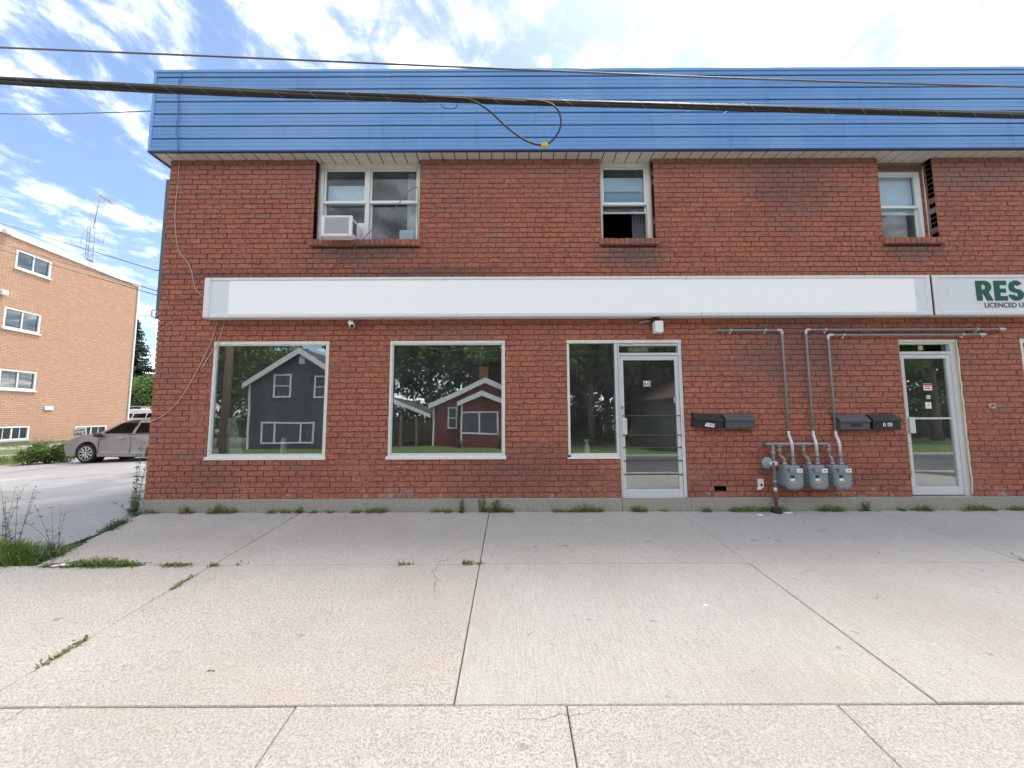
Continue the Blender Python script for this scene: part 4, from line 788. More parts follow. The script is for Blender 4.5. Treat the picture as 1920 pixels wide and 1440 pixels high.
# ================================================================== OVERHEAD AND WALL CABLES
def cables():
    y=-1.8
    def line(pts,Y): return [at(px,py,Y) for px,py in pts]
    def ext(p,L=24):
        a=(p[0]-p[1]).normalized()*L; c=(p[-1]-p[-2]).normalized()*L; return [p[0]+a+Vector((0,0,.3))]+p+[p[-1]+c+Vector((0,0,.3))]
    main=ext(smooth_pts(line([(0,152),(300,167),(620,180),(860,187),(1050,194),(1500,206),(1920,217)],y),6))
    t=thing('utility_cable_bundle','thick black bundle of utility cables strung in front of the fascia','cable',main[len(main)//2])
    offs=[(0,0,0),(0,.0,.030),(0,.03,.012)]
    r=random.Random(5)
    for i,(ox,oy,oz) in enumerate(offs):
        pts=[]; n=len(main)
        for k,p in enumerate(main):
            a=k*.16+i*2.1; thick=1.0 if p.x<-.8 else .72; pts.append(p+Vector((0,.017*math.cos(a),.020*math.sin(a)))*thick)
        b=B(); b.tube(pts,[.021 if p.x<-.8 else .0165 for p in pts],8); b.obj('cable','cable_black',t)
    # lashing wire wound round the bundle
    b=B(); pts=[]; 
    for k in range(len(main)-1):
        for j in range(10):
            f=j/10; p=main[k].lerp(main[k+1],f); 
            if abs(p.x)>7: continue
            a=p.x*22; rr=.049 if p.x<-.8 else .041; pts.append(p+Vector((0,rr*math.cos(a),rr*math.sin(a))))
    def resample(a,b_):
        out=[]; n=520
        for i in range(n):
            x=-6.5+13*i/n
            for k in range(len(main)-1):
                if main[k].x<=x<=main[k+1].x:
                    f=(x-main[k].x)/(main[k+1].x-main[k].x+1e-9); p=main[k].lerp(main[k+1],f); ang=x*16; rr=.050 if x<-.8 else .042; out.append(p+Vector((0,rr*math.cos(ang),rr*math.sin(ang)))); break
        return out
    b.tube(resample(0,0),.0013,4); b.obj('lashing_wire','strand',t)
    b=B(); b.tube([p+Vector((0,0,.050 if p.x<-.8 else .04)) for p in main],.006,6); b.obj('messenger_strand','strand',t)
    lp=smooth_pts([at(*q,y-.05) for q in [(840,184),(880,187),(915,206),(950,238),(985,263),(1015,272),(1035,264),(1050,240),(1050,215),(1038,198),(1015,190),(985,189)]],6)
    b=B(); b.tube(lp,.0095,8); l=b.obj('slack_loop','cable_black',t)
    p=at(1021,272,y-.05); b=B(); b.box((p.x-.036,y-.068,p.z-.024),(p.x+.036,y-.034,p.z+.024),.004); b.box((p.x-.022,y-.0705,p.z-.020),(p.x+.025,y-.0682,p.z+.018)); b.obj('cable_tag','yellow',l)
    b=B(); b.tube(smooth_pts([at(*q,y) for q in [(826,194),(830,201),(842,204),(854,202),(858,194)]],5),.004,6); b.obj('tie_loop','cable_black',t)
    up=ext(smooth_pts(line([(0,89),(480,109),(960,130),(1440,149),(1920,163)],y-.2),5)); b=B(); b.tube(up,.0085,6); b.top('overhead_wire','cable_grey','thin overhead wire strung above the thick cable bundle','cable',base=up[3])
    # service wire running to the end of the fascia
    a=Vector((-5.575,.15,at(282,206,.15).z)); b=B(); b.tube(smooth_pts([a,at(200,211,1.),at(0,213,2.5),at(-300,200,4.5)],8),.010,6); b.top('service_wire','cable_blue','blue grey service wire running to the end of the fascia','cable',base=a)
    for i,(pa,pb,m) in enumerate((((292,507),(0,418),'cable_grey'),((292,545),(0,456),'cable_grey'),((292,553),(0,468),'cable_grey'))):
        a=at(*pa,2.6); c=at(*pb,6.); d=c+(c-a)*1.2; mid=a.lerp(c,.5); b=B(); b.tube([a,mid,c,d],.010,5); b.tube([a,Vector((XL+.03,2.7,a.z))],.012,5)
        b.top('service_wire',m,['thin wire crossing above the tan building roof edge','upper thin wire crossing the tan brick wall','lower thin wire crossing the tan brick wall'][i],'cable',base=a)
    # wires fixed to the facade
    def wall_wire(pts,label,mat,Y=-.008,r=.0055,name='wall_wire'):
        p=smooth_pts([at(*q[:2],q[2] if len(q)>2 else Y) for q in pts],5); b=B(); b.tube(p,r,5); b.top(name,mat,label,'cable',base=p[-1])
    wall_wire([(341,138,-.21),(334,165,-.215),(334,210,-.215),(331,240,-.215),(334,284,-.215)],'blue wire hanging down the face of the fascia','cable_blue',r=.007)
    wall_wire([(336,302),(334,340),(330,375),(328,410),(330,440),(335,470),(352,492),(360,512),(366,540),(381,556)],'pale loose wire running down the brick to the sign corner','cable_white')
    wall_wire([(421,602),(410,640),(392,668),(378,692)],'short pale wire hanging below the sign over the window corner','cable_white')
    wall_wire([(407,604),(396,640),(372,690),(340,745),(312,775),(284,790),(281,793,.04)],'long pale wire slanting from the sign to the wall corner','cable_white')
    wall_wire([(783,351,-.03),(770,356,-.05),(740,390,-.06),(700,428,-.075),(672,458,-.065),(640,488),(618,506)],'grey wire slanting down from the upper double window','cable_grey',r=.006)
    wall_wire([(783,351,-.03),(784,375,.05),(782,400,.06),(784,430,.06),(783,448,.05)],'grey wire hanging beside the frame of the upper double window','cable_grey',r=.005)
cables()
# ================================================================== LEFT SIDE: TAN BUILDING
def tan_building():
    C=Vector((-22.68,16.3,0)); u=Vector((.136,-.9907,0)).normalized(); nrm=Vector((.9907,.136,0)).normalized(); ang=math.atan2(nrm.y,nrm.x)
    base=Vector((C.x,C.y,.0)); t=thing('tan_brick_building','three storey tan brick apartment building beyond the parking lot','building',base,rz=ang)
    # local frame: x = outward normal, y = away from the camera; the far corner is the origin
    Lm=(Matrix.Translation(base)@Matrix.Rotation(ang,4,'Z')).inverted()
    def loc(px,py): return Lm@hit(px,py,C,nrm)
    def P(b,nm,mat,par=None): return mobj(nm,b.mesh(nm,mat),par or t)
    zt=9.45; Ln=15.
    wins=[]
    for (l,r_,tp,bt) in (((28,490),(96,506),(62,478),(60,512)),((5,598),(76,607),(42,582),(38,620)),((-4,710),(68,714),(32,694),(32,731)),((-14,813),(55,811),(25,799),(25,826)),((140,806),(200,806),(170,798),(168,818))):
        y0=loc(*l).y; y1=loc(*r_).y; wins.append((y0,y1,loc(*bt).z,loc(*tp).z))
    w0=wins[0]; dy=w0[1]-w0[0]
    b=B(); ys=sorted({-Ln,0}|{q for w in wins for q in w[:2]}); zs=sorted({.0,zt}|{q for w in wins for q in w[2:]})
    for i in range(len(ys)-1):
        for j in range(len(zs)-1):
            cy=(ys[i]+ys[i+1])/2; cz=(zs[j]+zs[j+1])/2
            if any(w[0]<cy<w[1] and w[2]<cz<w[3] for w in wins): continue
            b.quad((0,ys[i],zs[j]),(0,ys[i+1],zs[j]),(0,ys[i+1],zs[j+1]),(0,ys[i],zs[j+1]))
    for w in wins:
        for q in (((0,w[0],w[2]),(-.12,w[0],w[2]),(-.12,w[0],w[3]),(0,w[0],w[3])),((0,w[1],w[2]),(0,w[1],w[3]),(-.12,w[1],w[3]),(-.12,w[1],w[2])),((0,w[0],w[3]),(-.12,w[0],w[3]),(-.12,w[1],w[3]),(0,w[1],w[3])),((0,w[0],w[2]),(0,w[1],w[2]),(-.12,w[1],w[2]),(-.12,w[0],w[2]))): b.quad(*q)
    bmesh.ops.remove_doubles(b.bm,verts=list(b.bm.verts),dist=.001)
    b.quad((0,0,0),(-11,0,0),(-11,0,zt),(0,0,zt)); b.quad((0,-Ln,0),(0,-Ln,zt),(-11,-Ln,zt),(-11,-Ln,0)); b.quad((-11,0,0),(-11,-Ln,0),(-11,-Ln,zt),(-11,0,zt))
    mobj('wall',b.mesh('wall','tan_brick',False),t)
    b=B(); b.box((-11,-Ln,zt-.02),(0,0,zt+.05)); P(b,'roof','shingle')
    b=B(); b.box((-11.05,-Ln-.05,zt-.20),(.06,.05,zt+.10),.01); P(b,'roof_trim','white_vinyl')
    b=B(); b.box((.002,-.09,1.2),(.07,.0,zt-.21),.01); P(b,'downpipe','white_vinyl')
    b=B(); b.box((-.1,-Ln,-.3),(.03,-.002,.30),.01); P(b,'foundation','foundation')
    b=B(); b.box((-1,-Ln+.1,.3),(-.9,-.1,zt-.3)); P(b,'inner_wall','mail_grey')
    for i,(y0,y1,z0,z1) in enumerate(wins):
        w=part('window',t)
        b=B()
        for q in (((-.08,y0+.01,z0+.01),(.01,y0+.09,z1-.01)),((-.08,y1-.09,z0+.01),(.01,y1-.01,z1-.01)),((-.079,y0+.091,z0+.01),(.009,y1-.091,z0+.08)),((-.079,y0+.091,z1-.08),(.009,y1-.091,z1-.01)),((-.07,(y0+y1)/2-.03,z0+.081),(-.01,(y0+y1)/2+.03,z1-.081))): b.box(*q,.006)
        if i>=3:
            for k in (.27,.73): b.box((-.06,y0+(y1-y0)*k-.012,z0+.081),(-.02,y0+(y1-y0)*k+.012,z1-.081))
        P(b,'frame','white_vinyl',w)
        for s in range(2):
            ym=(y0+y1)/2; a,c=(y0+.09,ym-.031) if s==0 else (ym+.031,y1-.09)
            b=B(); b.box((-.05,a,z0+.081),(-.045,c,z1-.081)); P(b,'pane','far_glass',w)
        b=B(); b.box((-.2,y0+.05,z0+(z1-z0)*.25),(-.19,y1-.05,z1-.03)); P(b,'blind','curtain',w)
        b=B(); b.box((-.02,y0-.03,z0-.07),(.07,y1+.03,z0+.002),.01); P(b,'sill','white_paint' if i<3 else 'kerb',w)
    a=loc(82,762); c=loc(98,769); b=B(); b.box((.003,a.y,c.z),(.06,c.y,a.z),.01); P(b,'vent_plate','white_vinyl')
    for px,py in ((8,434),(0,548)):
        a=loc(px,py); b=B(); b.box((.0,a.y-.12,a.z-.12),(.22,a.y+.12,a.z+.10),.03); P(b,'flood_light','white_vinyl')
    # lattice antenna on the roof
    bx=Vector((-23.2,14.0,zt+.05)); t=thing('antenna_tower','thin lattice television antenna mast on the tan building roof','antenna',bx)
    zl=at(160,402,bx.y).z; ztop=at(175,364,bx.y).z
    b=B(); leg=[Vector((bx.x+.16*math.cos(R(a)),bx.y+.16*math.sin(R(a)),0)) for a in (30,150,270)]
    for p in leg: b.tube([p+Vector((0,0,bx.z)),p+Vector((0,0,zl))],.015,5)
    n=9
    for i in range(n):
        z=bx.z+(zl-bx.z)*i/(n-1)
        for k in range(3): b.tube([leg[k]+Vector((0,0,z)),leg[(k+1)%3]+Vector((0,0,z))],.010,4)
        if i<n-1:
            for k in range(3): b.tube([leg[k]+Vector((0,0,z)),leg[(k+1)%3]+Vector((0,0,z+(zl-bx.z)/(n-1)))],.006,4)
    b.obj('lattice','strand',t)
    b=B(); b.tube([(bx.x+.1,bx.y,zl-.8),(bx.x+.35,bx.y,ztop)],.022,6); b.obj('mast','strand',t)
    m=Vector((bx.x+.34,bx.y,ztop-.05)); e=at(228,401,bx.y); b=B(); b.tube([m,e],.016,5)
    for f in (.02,.12,.22,.34): 
        q=m.lerp(e,f); b.tube([q+Vector((-.15,-.35,.12)),q+Vector((.15,.35,-.12))],.009,4); b.tube([q+Vector((.25,0,.25)),q+Vector((-.2,0,-.3))],.008,4)
    b.obj('yagi_boom','strand',t)
    b=B(); zz=at(172,445,bx.y).z
    for dz in (-.25,0,.25): b.tube([(bx.x-.5,bx.y,zz+dz),(bx.x+.75,bx.y,zz+dz)],.010,4)
    for dx in (-.5,-.2,.45,.75): b.tube([(bx.x+dx,bx.y,zz-.4),(bx.x+dx,bx.y,zz+.4)],.010,4)
    b.obj('panel_antenna','strand',t)
    p=at(167,482,bx.y); b=B(); b.lathe([(.02,-.06),(.12,-.02),(.2,.06),(.19,.065)],Matrix.Translation((p.x,bx.y,zt+.35))@Matrix.Rotation(R(60),4,'X')@Matrix.Rotation(R(30),4,'Y'),14); b.tube([(p.x,bx.y,zt+.05),(p.x,bx.y,zt+.35)],.02,5); b.top('satellite_dish','mail_grey','small grey satellite dish on the roof beside the antenna mast','satellite dish',base=(p.x,bx.y,zt+.05))
tan_building()
# ================================================================== CARS
def car(name,label,x0,y0,z0,paint,L=4.64,Hs=1.0,flip=1,van=False,rz=0.):
    t=thing(name,label,'car',(x0,y0,z0),rz=rz)
    S=flip
    def P(b,nm,mat,par=None): return mobj(nm,b.mesh(nm,mat),par or t)
    def X(p): return [(S*x,z*Hs) for x,z in p]
    wr=.36; wx=(.88,.88+2.69); hw=.90
    def arch(cx,r,n=10): return [(cx-r*math.cos(math.pi*i/n),wr+r*math.sin(math.pi*i/n)) for i in range(n+1)]
    A=.425
    lower=[(.06,.42),(.14,.26),(wx[0]-A,.26)]+arch(wx[0],A)+[(wx[0]+A,.24),(wx[1]-A,.24)]+arch(wx[1],A)+[(wx[1]+A,.30),(L-.08,.34),(L,.62),(L-.02,.98),(L-.10,1.06)]
    if van: top=[(L-.16,1.10),(3.2,1.04),(1.25,1.02),(.62,.96),(.16,.80),(.02,.62)]
    else: top=[(L-.16,1.10),(3.6,1.05),(2.4,1.02),(1.42,1.06),(1.05,1.06),(.62,1.01),(.28,.90),(.08,.75),(.01,.58)]
    poly=X(lower+top); n=len(poly); cx=sum(p[0] for p in poly)/n; cz=.62
    b=B(); rings=[]
    for yy,ins in ((-hw,.05),(-hw+.05,.012),(-hw+.16,.0),(0,-.03),(hw-.16,.0),(hw-.05,.012),(hw,.05)):
        ring_=[]
        for (x,z) in poly:
            k=1-ins/1.2 if z>.45*Hs else 1.; kx=1-abs(yy/hw)**3*.03
            ring_.append(b.bm.verts.new((cx+(x-cx)*kx,yy*(1-.10*max(0,(z-.75)/.35)) if abs(yy)>.5 else yy,cz+(z-cz)*k)))
        rings.append(ring_)
    b.bm.faces.new(rings[0]); b.bm.faces.new(rings[-1][::-1])
    for i in range(len(rings)-1):
        for k in range(n): b.bm.faces.new((rings[i][k],rings[i+1][k],rings[i+1][(k+1)%n],rings[i][(k+1)%n])).smooth=True
    body=P(b,'body',paint)
    # cabin
    if van: cab=[(1.10,1.0),(1.95,1.55),(2.3,1.68),(3.6,1.72),(4.35,1.66),(4.60,1.05)]; win=[[(1.42,1.10),(2.05,1.52),(2.42,1.56),(2.42,1.10)],[(2.50,1.10),(2.50,1.57),(3.35,1.60),(3.35,1.10)],[(3.45,1.12),(3.45,1.60),(4.05,1.57),(4.28,1.15)]]
    else: cab=[(1.10,.99),(1.90,1.44),(2.25,1.545),(2.8,1.60),(3.5,1.58),(4.15,1.48),(4.50,1.10)]; win=[[(1.42,1.045),(1.98,1.40),(2.32,1.49),(2.58,1.515),(2.50,1.05)],[(2.60,1.05),(2.68,1.52),(3.2,1.53),(3.42,1.50),(3.52,1.08)],[(3.60,1.10),(3.50,1.49),(3.9,1.44),(4.15,1.16)]]
    pc=X(cab); b=B(); rings=[]; m=len(pc)
    inset=lambda z: .07+.20*max(0,(z/Hs-1.0)/.6)
    for sgn,f in ((-1,1.),(-1,.93),(1,.93),(1,1.)):
        r_=[]
        for x,z in pc: r_.append(b.bm.verts.new((x,sgn*(hw-inset(z))*f,z-(.03 if f==1. and z>1.2*Hs else 0))))
        rings.append(r_)
    for i in range(3):
        for k in range(m-1): b.bm.faces.new((rings[i][k],rings[i+1][k],rings[i+1][k+1],rings[i][k+1])).smooth=True
    for q in (rings[0],rings[-1]): b.bm.faces.new(q)
    P(b,'cabin',paint)
    # windscreen
    for (k0,k1,nm) in ((0,1,'windscreen'),(m-2,m-1,'rear_window')):
        b=B(); xa,za=pc[k0]; xb,zb=pc[k1]; d=Vector((zb-za,0,-(xb-xa))).normalized()*.012; d=-d if (d.z<0) else d
        f0,f1=.08,.94; pa=(xa+(xb-xa)*f0,za+(zb-za)*f0); pb=(xa+(xb-xa)*f1,za+(zb-za)*f1)
        b.quad((pa[0]+d.x,-(hw-inset(pa[1]))+.06,pa[1]+d.z),(pa[0]+d.x,(hw-inset(pa[1]))-.06,pa[1]+d.z),(pb[0]+d.x,(hw-inset(pb[1]))-.08,pb[1]+d.z),(pb[0]+d.x,-(hw-inset(pb[1]))+.08,pb[1]+d.z)); P(b,nm,'car_glass')
    for sgn in (-1,1):
        for wv in win:
            q=X(wv)
            def sheet(off,grow,nm,mat):
                cxx=sum(p[0] for p in q)/len(q); czz=sum(p[1] for p in q)/len(q); b=B()
                vs=[b.bm.verts.new((cxx+(x-cxx)*grow,sgn*(hw-inset(z)+off+(-.022*max(0,(z/Hs-1.25)/.3))),czz+(z-czz)*grow)) for x,z in q]; b.bm.faces.new(vs); return P(b,nm,mat)
            sheet(.004,1.10 if not van else 1.02,'window_surround','car_plastic'); g=sheet(.009,.98,'side_window','car_glass')
        # seams, trims, handles, mirror
        for sx in ((1.36,2.54,3.55) if not van else (1.3,2.46,3.4)):
            b=B(); b.box((S*sx-.007,sgn*(hw+.001)-.004,.36*Hs),(S*sx+.007,sgn*(hw+.001)+.002,.95*Hs)); P(b,'door_seam','car_plastic')
        for hx in ((2.18,3.28)):
            b=B(); b.box((S*hx-.11,sgn*hw-.035,.885*Hs),(S*hx+.11,sgn*hw+.025,.92*Hs),.01); P(b,'door_handle','chrome')
        if not van:
            b=B(); b.box((S*1.46,sgn*hw-.01,.385) if S>0 else (S*2.5,sgn*hw-.01,.385),(S*2.5,sgn*hw+.022,.425) if S>0 else (S*1.46,sgn*hw+.022,.425),.008); P(b,'side_trim','chrome')
            b=B(); xs_=sorted((S*2.57,S*3.12)); b.box((xs_[0],sgn*hw-.01,.385),(xs_[1],sgn*hw+.022,.425),.008); P(b,'side_trim','chrome')
            b=B(); b.tube([(S*1.9,sgn*.58,1.50),(S*2.3,sgn*.60,1.625),(S*3.2,sgn*.60,1.645),(S*3.9,sgn*.58,1.56)],.02,6); P(b,'roof_rail','chrome')
            b=B(); b.lathe([(.03,-.12),(.10,-.08),(.115,.0),(.10,.06),(.04,.08)],Matrix.Translation((S*1.42,sgn*(hw+.10),1.06))@Matrix.Rotation(R(90),4,'Y')@Matrix.Scale(.8,4,(1,0,0)),12); b.box((S*1.42-.05,sgn*(hw-.04),.98),(S*1.42+.05,sgn*(hw+.08),1.02),.01); P(b,'mirror','car_plastic')
            b=B(); b.box((S*.22-.16,sgn*(hw-.10)-.03,.70),(S*.22+.16,sgn*(hw-.10)+.03,.80),.03); P(b,'headlight','chrome')
        b=B(); b.box((S*(L-.10)-.1,sgn*(hw-.09)-.03,.86*Hs),(S*(L-.10)+.1,sgn*(hw-.09)+.03,1.04*Hs),.02); P(b,'tail_light','tail_red')
        for w_ in wx:
            wl=mobj('wheel',None,t); wl.location=(S*w_,sgn*(hw-.12),wr*1.0)
            M_=Matrix.Rotation(R(90)*(-sgn if True else 1),4,'X')
            b=B(); b.lathe([(.255,-.10),(.335,-.11),(.358,-.08),(.36,.07),(.335,.10),(.255,.095)],M_,28); mobj('tyre',b.mesh('tyre','rubber'),wl)
            b=B(); b.lathe([(.05,-.05),(.25,-.06),(.26,.088),(.235,.094),(.228,.05)],M_,28,True); mobj('rim_barrel',b.mesh('rim_barrel','car_plastic'),wl)
            b=B(); 
            for k in range(5):
                for s2 in (-1,1):
                    a=R(72*k+s2*6); a2=R(72*k+s2*17); p0=Vector((.04*math.cos(a),.04*math.sin(a),.085)); p1=Vector((.245*math.cos(a2),.245*math.sin(a2),.088)); b.tube([M_@p0,M_@p1],[.026,.030],5)
            b.lathe([(.06,.06),(.06,.10),(.03,.108)],M_,14); b.lathe([(.262,.075),(.262,.098),(.240,.098),(.240,.085)],M_,28); mobj('rim',b.mesh('rim','rim'),wl)
    b=B(); b.box((min(S*.3,S*(L-.3)),-hw+.12,.22),(max(S*.3,S*(L-.3)),hw-.12,.5)); P(b,'underbody','car_plastic')
    # dark wheel housings
    b=B()
    for w_ in wx:
        for sgn in (-1,1):
            b.lathe([(.415,-.02),(.415,.0)],Matrix.Translation((S*w_,sgn*(hw-.34),wr))@Matrix.Rotation(R(90),4,'X'),20)
    P(b,'wheel_housing','black')
    return t
gx=-16.78; car('silver_suv','silver grey sport utility car parked behind the shop corner',gx,9.25,gz(-16.2,9.)-.02,'car_silver',Hs=1.05)
car('white_hatchback','white car parked beyond the silver car near the fence',at(237,790,21.).x+4.6,21.,gz(-17,21.)+.56,'car_white',Hs=1.0,flip=-1,van=True)
# ---- parking sign, fence
def lot_things():
    Y=10.9; p=at(136,808,Y); q=at(161,823,Y); zg=gz(p.x,Y)+bank(p.x,Y)
    t=thing('parking_sign','white tilted parking sign with black lettering in front of the silver car','sign',((p.x+q.x)/2,Y,zg)); a=R(-7)
    w,h=.62,.46; cx=(p.x+q.x)/2+.0; cz=p.z-.10
    M_=Matrix.Translation((cx,Y,cz))@Matrix.Rotation(a,4,'Y')
    b=B(); b.box((-w/2,-.01,-h/2),(w/2,.01,h/2),.004,M_); b.obj('board','paper',t)
    b=B(); b.tube([(cx,Y+.03,zg-.1),(cx,Y+.03,cz+.2)],.02,6); b.obj('post','galv',t)
    o=text('CUSTOMERS',.095,'letter_dark','lettering',t,(0,0,0),bold=.001,align='CENTER'); o.location=M_@Vector((0,-.013,.09))-wpos(t); o.rotation_euler=(R(90),a,0)
    o=text('ONLY',.20,'letter_black','lettering',t,(0,0,0),bold=.004,align='CENTER'); o.location=M_@Vector((.02,-.013,-.10))-wpos(t); o.rotation_euler=(R(90),a,0)
    # chain-link fence
    Y=27.; x0,x1=-34.,-20.; zb=.35; zt=at(260,762,Y).z
    t=thing('chain_link_fence','grey chain link fence behind the white parked car','fence',((x0+x1)/2,Y,zb)); n=7
    for i in range(n): b=B(); x=x0+(x1-x0)*i/(n-1); b.tube([(x,Y,zb-.5),(x,Y,zt+.05)],.035,6); b.obj('post','strand',t)
    b=B(); b.tube([(x0,Y,zt),(x1,Y,zt)],.03,6); b.obj('top_rail','galv_light',t)
    b=B(); s=.14; k=0; x=x0-(zt-zb)
    while x<x1:
        for d in (1,-1):
            a=(x if d==1 else x+(zt-zb)); 
            p0=Vector((a,Y,zb)); p1=Vector((a+d*(zt-zb),Y,zt))
            if min(p0.x,p1.x)>=x0 and max(p0.x,p1.x)<=x1: b.tube([p0,p1],.005,3,False,False)
        x+=s
    kind(b.obj('mesh','strand',t),'stuff')
    # pale board on the fence
    p=at(272,764,Y-.1); b=B(); b.box((p.x-.4,Y-.08,p.z-.75),(p.x+.4,Y-.05,p.z),.01); b.top('fence_board','white_vinyl','pale board fixed on the chain link fence','board',base=(p.x,Y-.07,p.z-.75))
lot_things()
# ================================================================== VEGETATION
def leaf_cloud(b,centers,n,l,w,r,up=.3):
    tot=sum(c[1]**2 for c in centers)
    for c,rad,sq in centers:
        for _ in range(int(n*rad*rad/tot)):
            d=Vector((r.gauss(0,1),r.gauss(0,1),r.gauss(0,1))).normalized(); k=r.random()**.35
            p=c+Vector((d.x*rad*k,d.y*rad*k,d.z*rad*k*sq))
            dr=(d+Vector((r.uniform(-.8,.8),r.uniform(-.8,.8),r.uniform(-.9,.4)))).normalized(); nn=Vector((r.uniform(-1,1),r.uniform(-1,1),r.uniform(.0,1.)))
            s=r.uniform(.7,1.3); b.leaf(p,dr,nn,l*s,w*s)
def deciduous(seed,h,cr,n=7000,leaf='leaf',ls=.26):
    r=random.Random(seed); t=B(); trunk=[Vector((0,0,0))]; x=y=0
    for i in range(1,6): x+=r.uniform(-.12,.12); y+=r.uniform(-.12,.12); trunk.append(Vector((x,y,h*.62*i/5)))
    t.tube(trunk,[.026*h*(1-.14*i) for i in range(6)],8); cs=[]
    for i in range(13):
        a=r.uniform(0,2*math.pi)+i*2.4; z0=h*r.uniform(.25,.58); st=trunk[min(5,int(z0/(h*.62)*5))].copy(); st.z=z0
        L=cr*r.uniform(.5,.95); e=Vector((math.cos(a)*L,math.sin(a)*L,z0+h*r.uniform(.12,.36))); mid=st.lerp(e,.5)+Vector((0,0,h*.03)); t.tube([st,mid,e],[.010*h,.006*h,.002*h],5)
        cs.append((e,cr*r.uniform(.28,.46),.75)); cs.append((mid+Vector((r.uniform(-.4,.4),r.uniform(-.4,.4),.3)),cr*r.uniform(.22,.34),.8))
    for i in range(5): cs.append((Vector((r.uniform(-.3,.3)*cr,r.uniform(-.3,.3)*cr,h*r.uniform(.72,.90))),cr*r.uniform(.3,.42),.8))
    c=B(); leaf_cloud(c,cs,n,ls,ls*.62,r)
    return t.mesh('trunk','bark'),c.mesh('crown',leaf,False)
def plant(meshes,name,label,cat,loc,rz=0,s=1.,group=None):
    t=thing(name,label,cat,loc,group,rz); t.scale=(s,s,s)
    for m in meshes: mobj(m.name.split('.')[0],m,t)
    return t
def spruce(seed,h,rad):
    r=random.Random(seed); t=B(); t.tube([(0,0,0),(0,0,h*.5),(0,0,h)],[.018*h,.012*h,.002*h],7); c=B(); z=h*.06
    while z<h*.985:
        R_=rad*(1-z/h)**.85+.12; nb=max(7,int(14*(1-z/h)+8))
        for i in range(nb):
            a=r.uniform(0,6.28); L=R_*r.uniform(.72,1.1); d=Vector((math.cos(a),math.sin(a),0)); dr=r.uniform(.12,.32)
            nseg=max(4,int(L/.2))
            for k in range(nseg):
                f=(k+.6)/nseg; p=Vector((0,0,z))+d*L*f+Vector((0,0,-dr*L*f+.16*L*f*f))
                for s in (-1,1):
                    side=Vector((-d.y,d.x,0))*s; ln=.20+.42*(1-f)*min(1,L/1.5); c.leaf(p,(d*.8+side+Vector((0,0,r.uniform(-.35,.05)))),Vector((r.uniform(-1,1),r.uniform(-1,1),r.uniform(.2,.8))),ln,.14+.08*r.random())
                c.leaf(p,Vector((d.x*.5+r.uniform(-.4,.4),d.y*.5+r.uniform(-.4,.4),-.8)),Vector((r.uniform(-1,1),r.uniform(-1,1),.2)),.30,.13)
            c.leaf(Vector((0,0,z))+d*L*.9+Vector((0,0,-dr*L*.9+.13*L)),d+Vector((0,0,.1)),Vector((0,0,1)),.25,.10)
        z+=h*.012+.07
    return t.mesh('trunk','bark'),c.mesh('crown','needle',False)
def trees_left():
    Y=32.; tp=at(264,592,Y); zb=.3
    plant(spruce(2,tp.z-zb,3.3),'spruce_tree','tall blue green spruce behind the tan building corner','tree',(tp.x-.6,Y,zb))
    Y2=30.; p=at(292,690,Y2); plant(deciduous(5,4.9,2.3,6500,'leaf_light',.24),'leafy_tree','light green leafy tree in front of the spruce behind the fence','tree',(p.x-.2,Y2,.3))
    p=at(274,740,29.); plant(deciduous(6,3.4,1.5,5000,'leaf',.20),'leafy_shrub','dark green shrub under the light tree behind the fence','shrub',(p.x-.5,29.,.3))
    p=at(246,720,34.); plant(deciduous(8,6.5,2.8,6000,'leaf',.24),'leafy_tree','dark leafy tree beside the spruce behind the fence','tree',(p.x-1.,36.,.3))
    p=at(300,720,34.); plant(deciduous(9,6.,2.8,6000,'leaf',.24),'leafy_tree','dark leafy tree behind the light green tree','tree',(p.x+1.5,36.,.3))
    # bush at the front of the silver car
    r=random.Random(9); Y=8.8; p=at(98,862,Y); c=B(); cs=[]
    st=B()
    for i in range(26):
        a=r.uniform(0,6.28); L=r.uniform(.25,.75); e=Vector((math.cos(a)*L*1.15,math.sin(a)*L*.8,r.uniform(.25,.85)*(1.05-L*.45))); st.tube([(0,0,0),e*.5+Vector((0,0,.08)),e],[.012,.008,.003],4); cs.append((e*.9,r.uniform(.14,.24),.8))
    leaf_cloud(c,cs,4200,.11,.045,r); zb=gz(p.x,Y)+.0
    plant((st.mesh('stem','bark'),c.mesh('foliage','leaf_light',False)),'bush','low green bush growing beside the front of the silver car','bush',(p.x-.2,Y,zb+bank(p.x,Y)-.03))
trees_left()
def weed_mesh(seed,h,nst,spread,ll,lw,leaf='weed_leaf',bare=0.):
    r=random.Random(seed); s=B(); c=B()
    for i in range(nst):
        a=r.uniform(0,6.28); d=Vector((math.cos(a)*spread*r.random(),math.sin(a)*spread*r.random(),0)); hh=h*r.uniform(.6,1.); b0=Vector((r.uniform(-.03,.03),r.uniform(-.02,.02),0))
        pts=[b0,b0+d*.4+Vector((0,0,hh*.5)),b0+d+Vector((0,0,hh))]; P=smooth_pts(pts,4); s.tube(P,[.0016*(1-.6*k/len(P))*(1+h) for k in range(len(P))],4,True,False)
        n=int(8+hh*55)
        for k in range(n):
            f=r.random()**(1.+bare); p=P[min(len(P)-1,int(f*len(P)))]+Vector((0,0,r.uniform(-.01,.01))); aa=r.uniform(0,6.28); dd=Vector((math.cos(aa),math.sin(aa),r.uniform(-.2,.7))); sc_=r.uniform(.5,1.2)*(1.15-.5*f); c.leaf(p,dd,Vector((r.uniform(-.4,.4),r.uniform(-.4,.4),1)),ll*sc_,lw*sc_)
    return s.mesh('stem','dry_stem'),c.mesh('foliage',leaf,False)
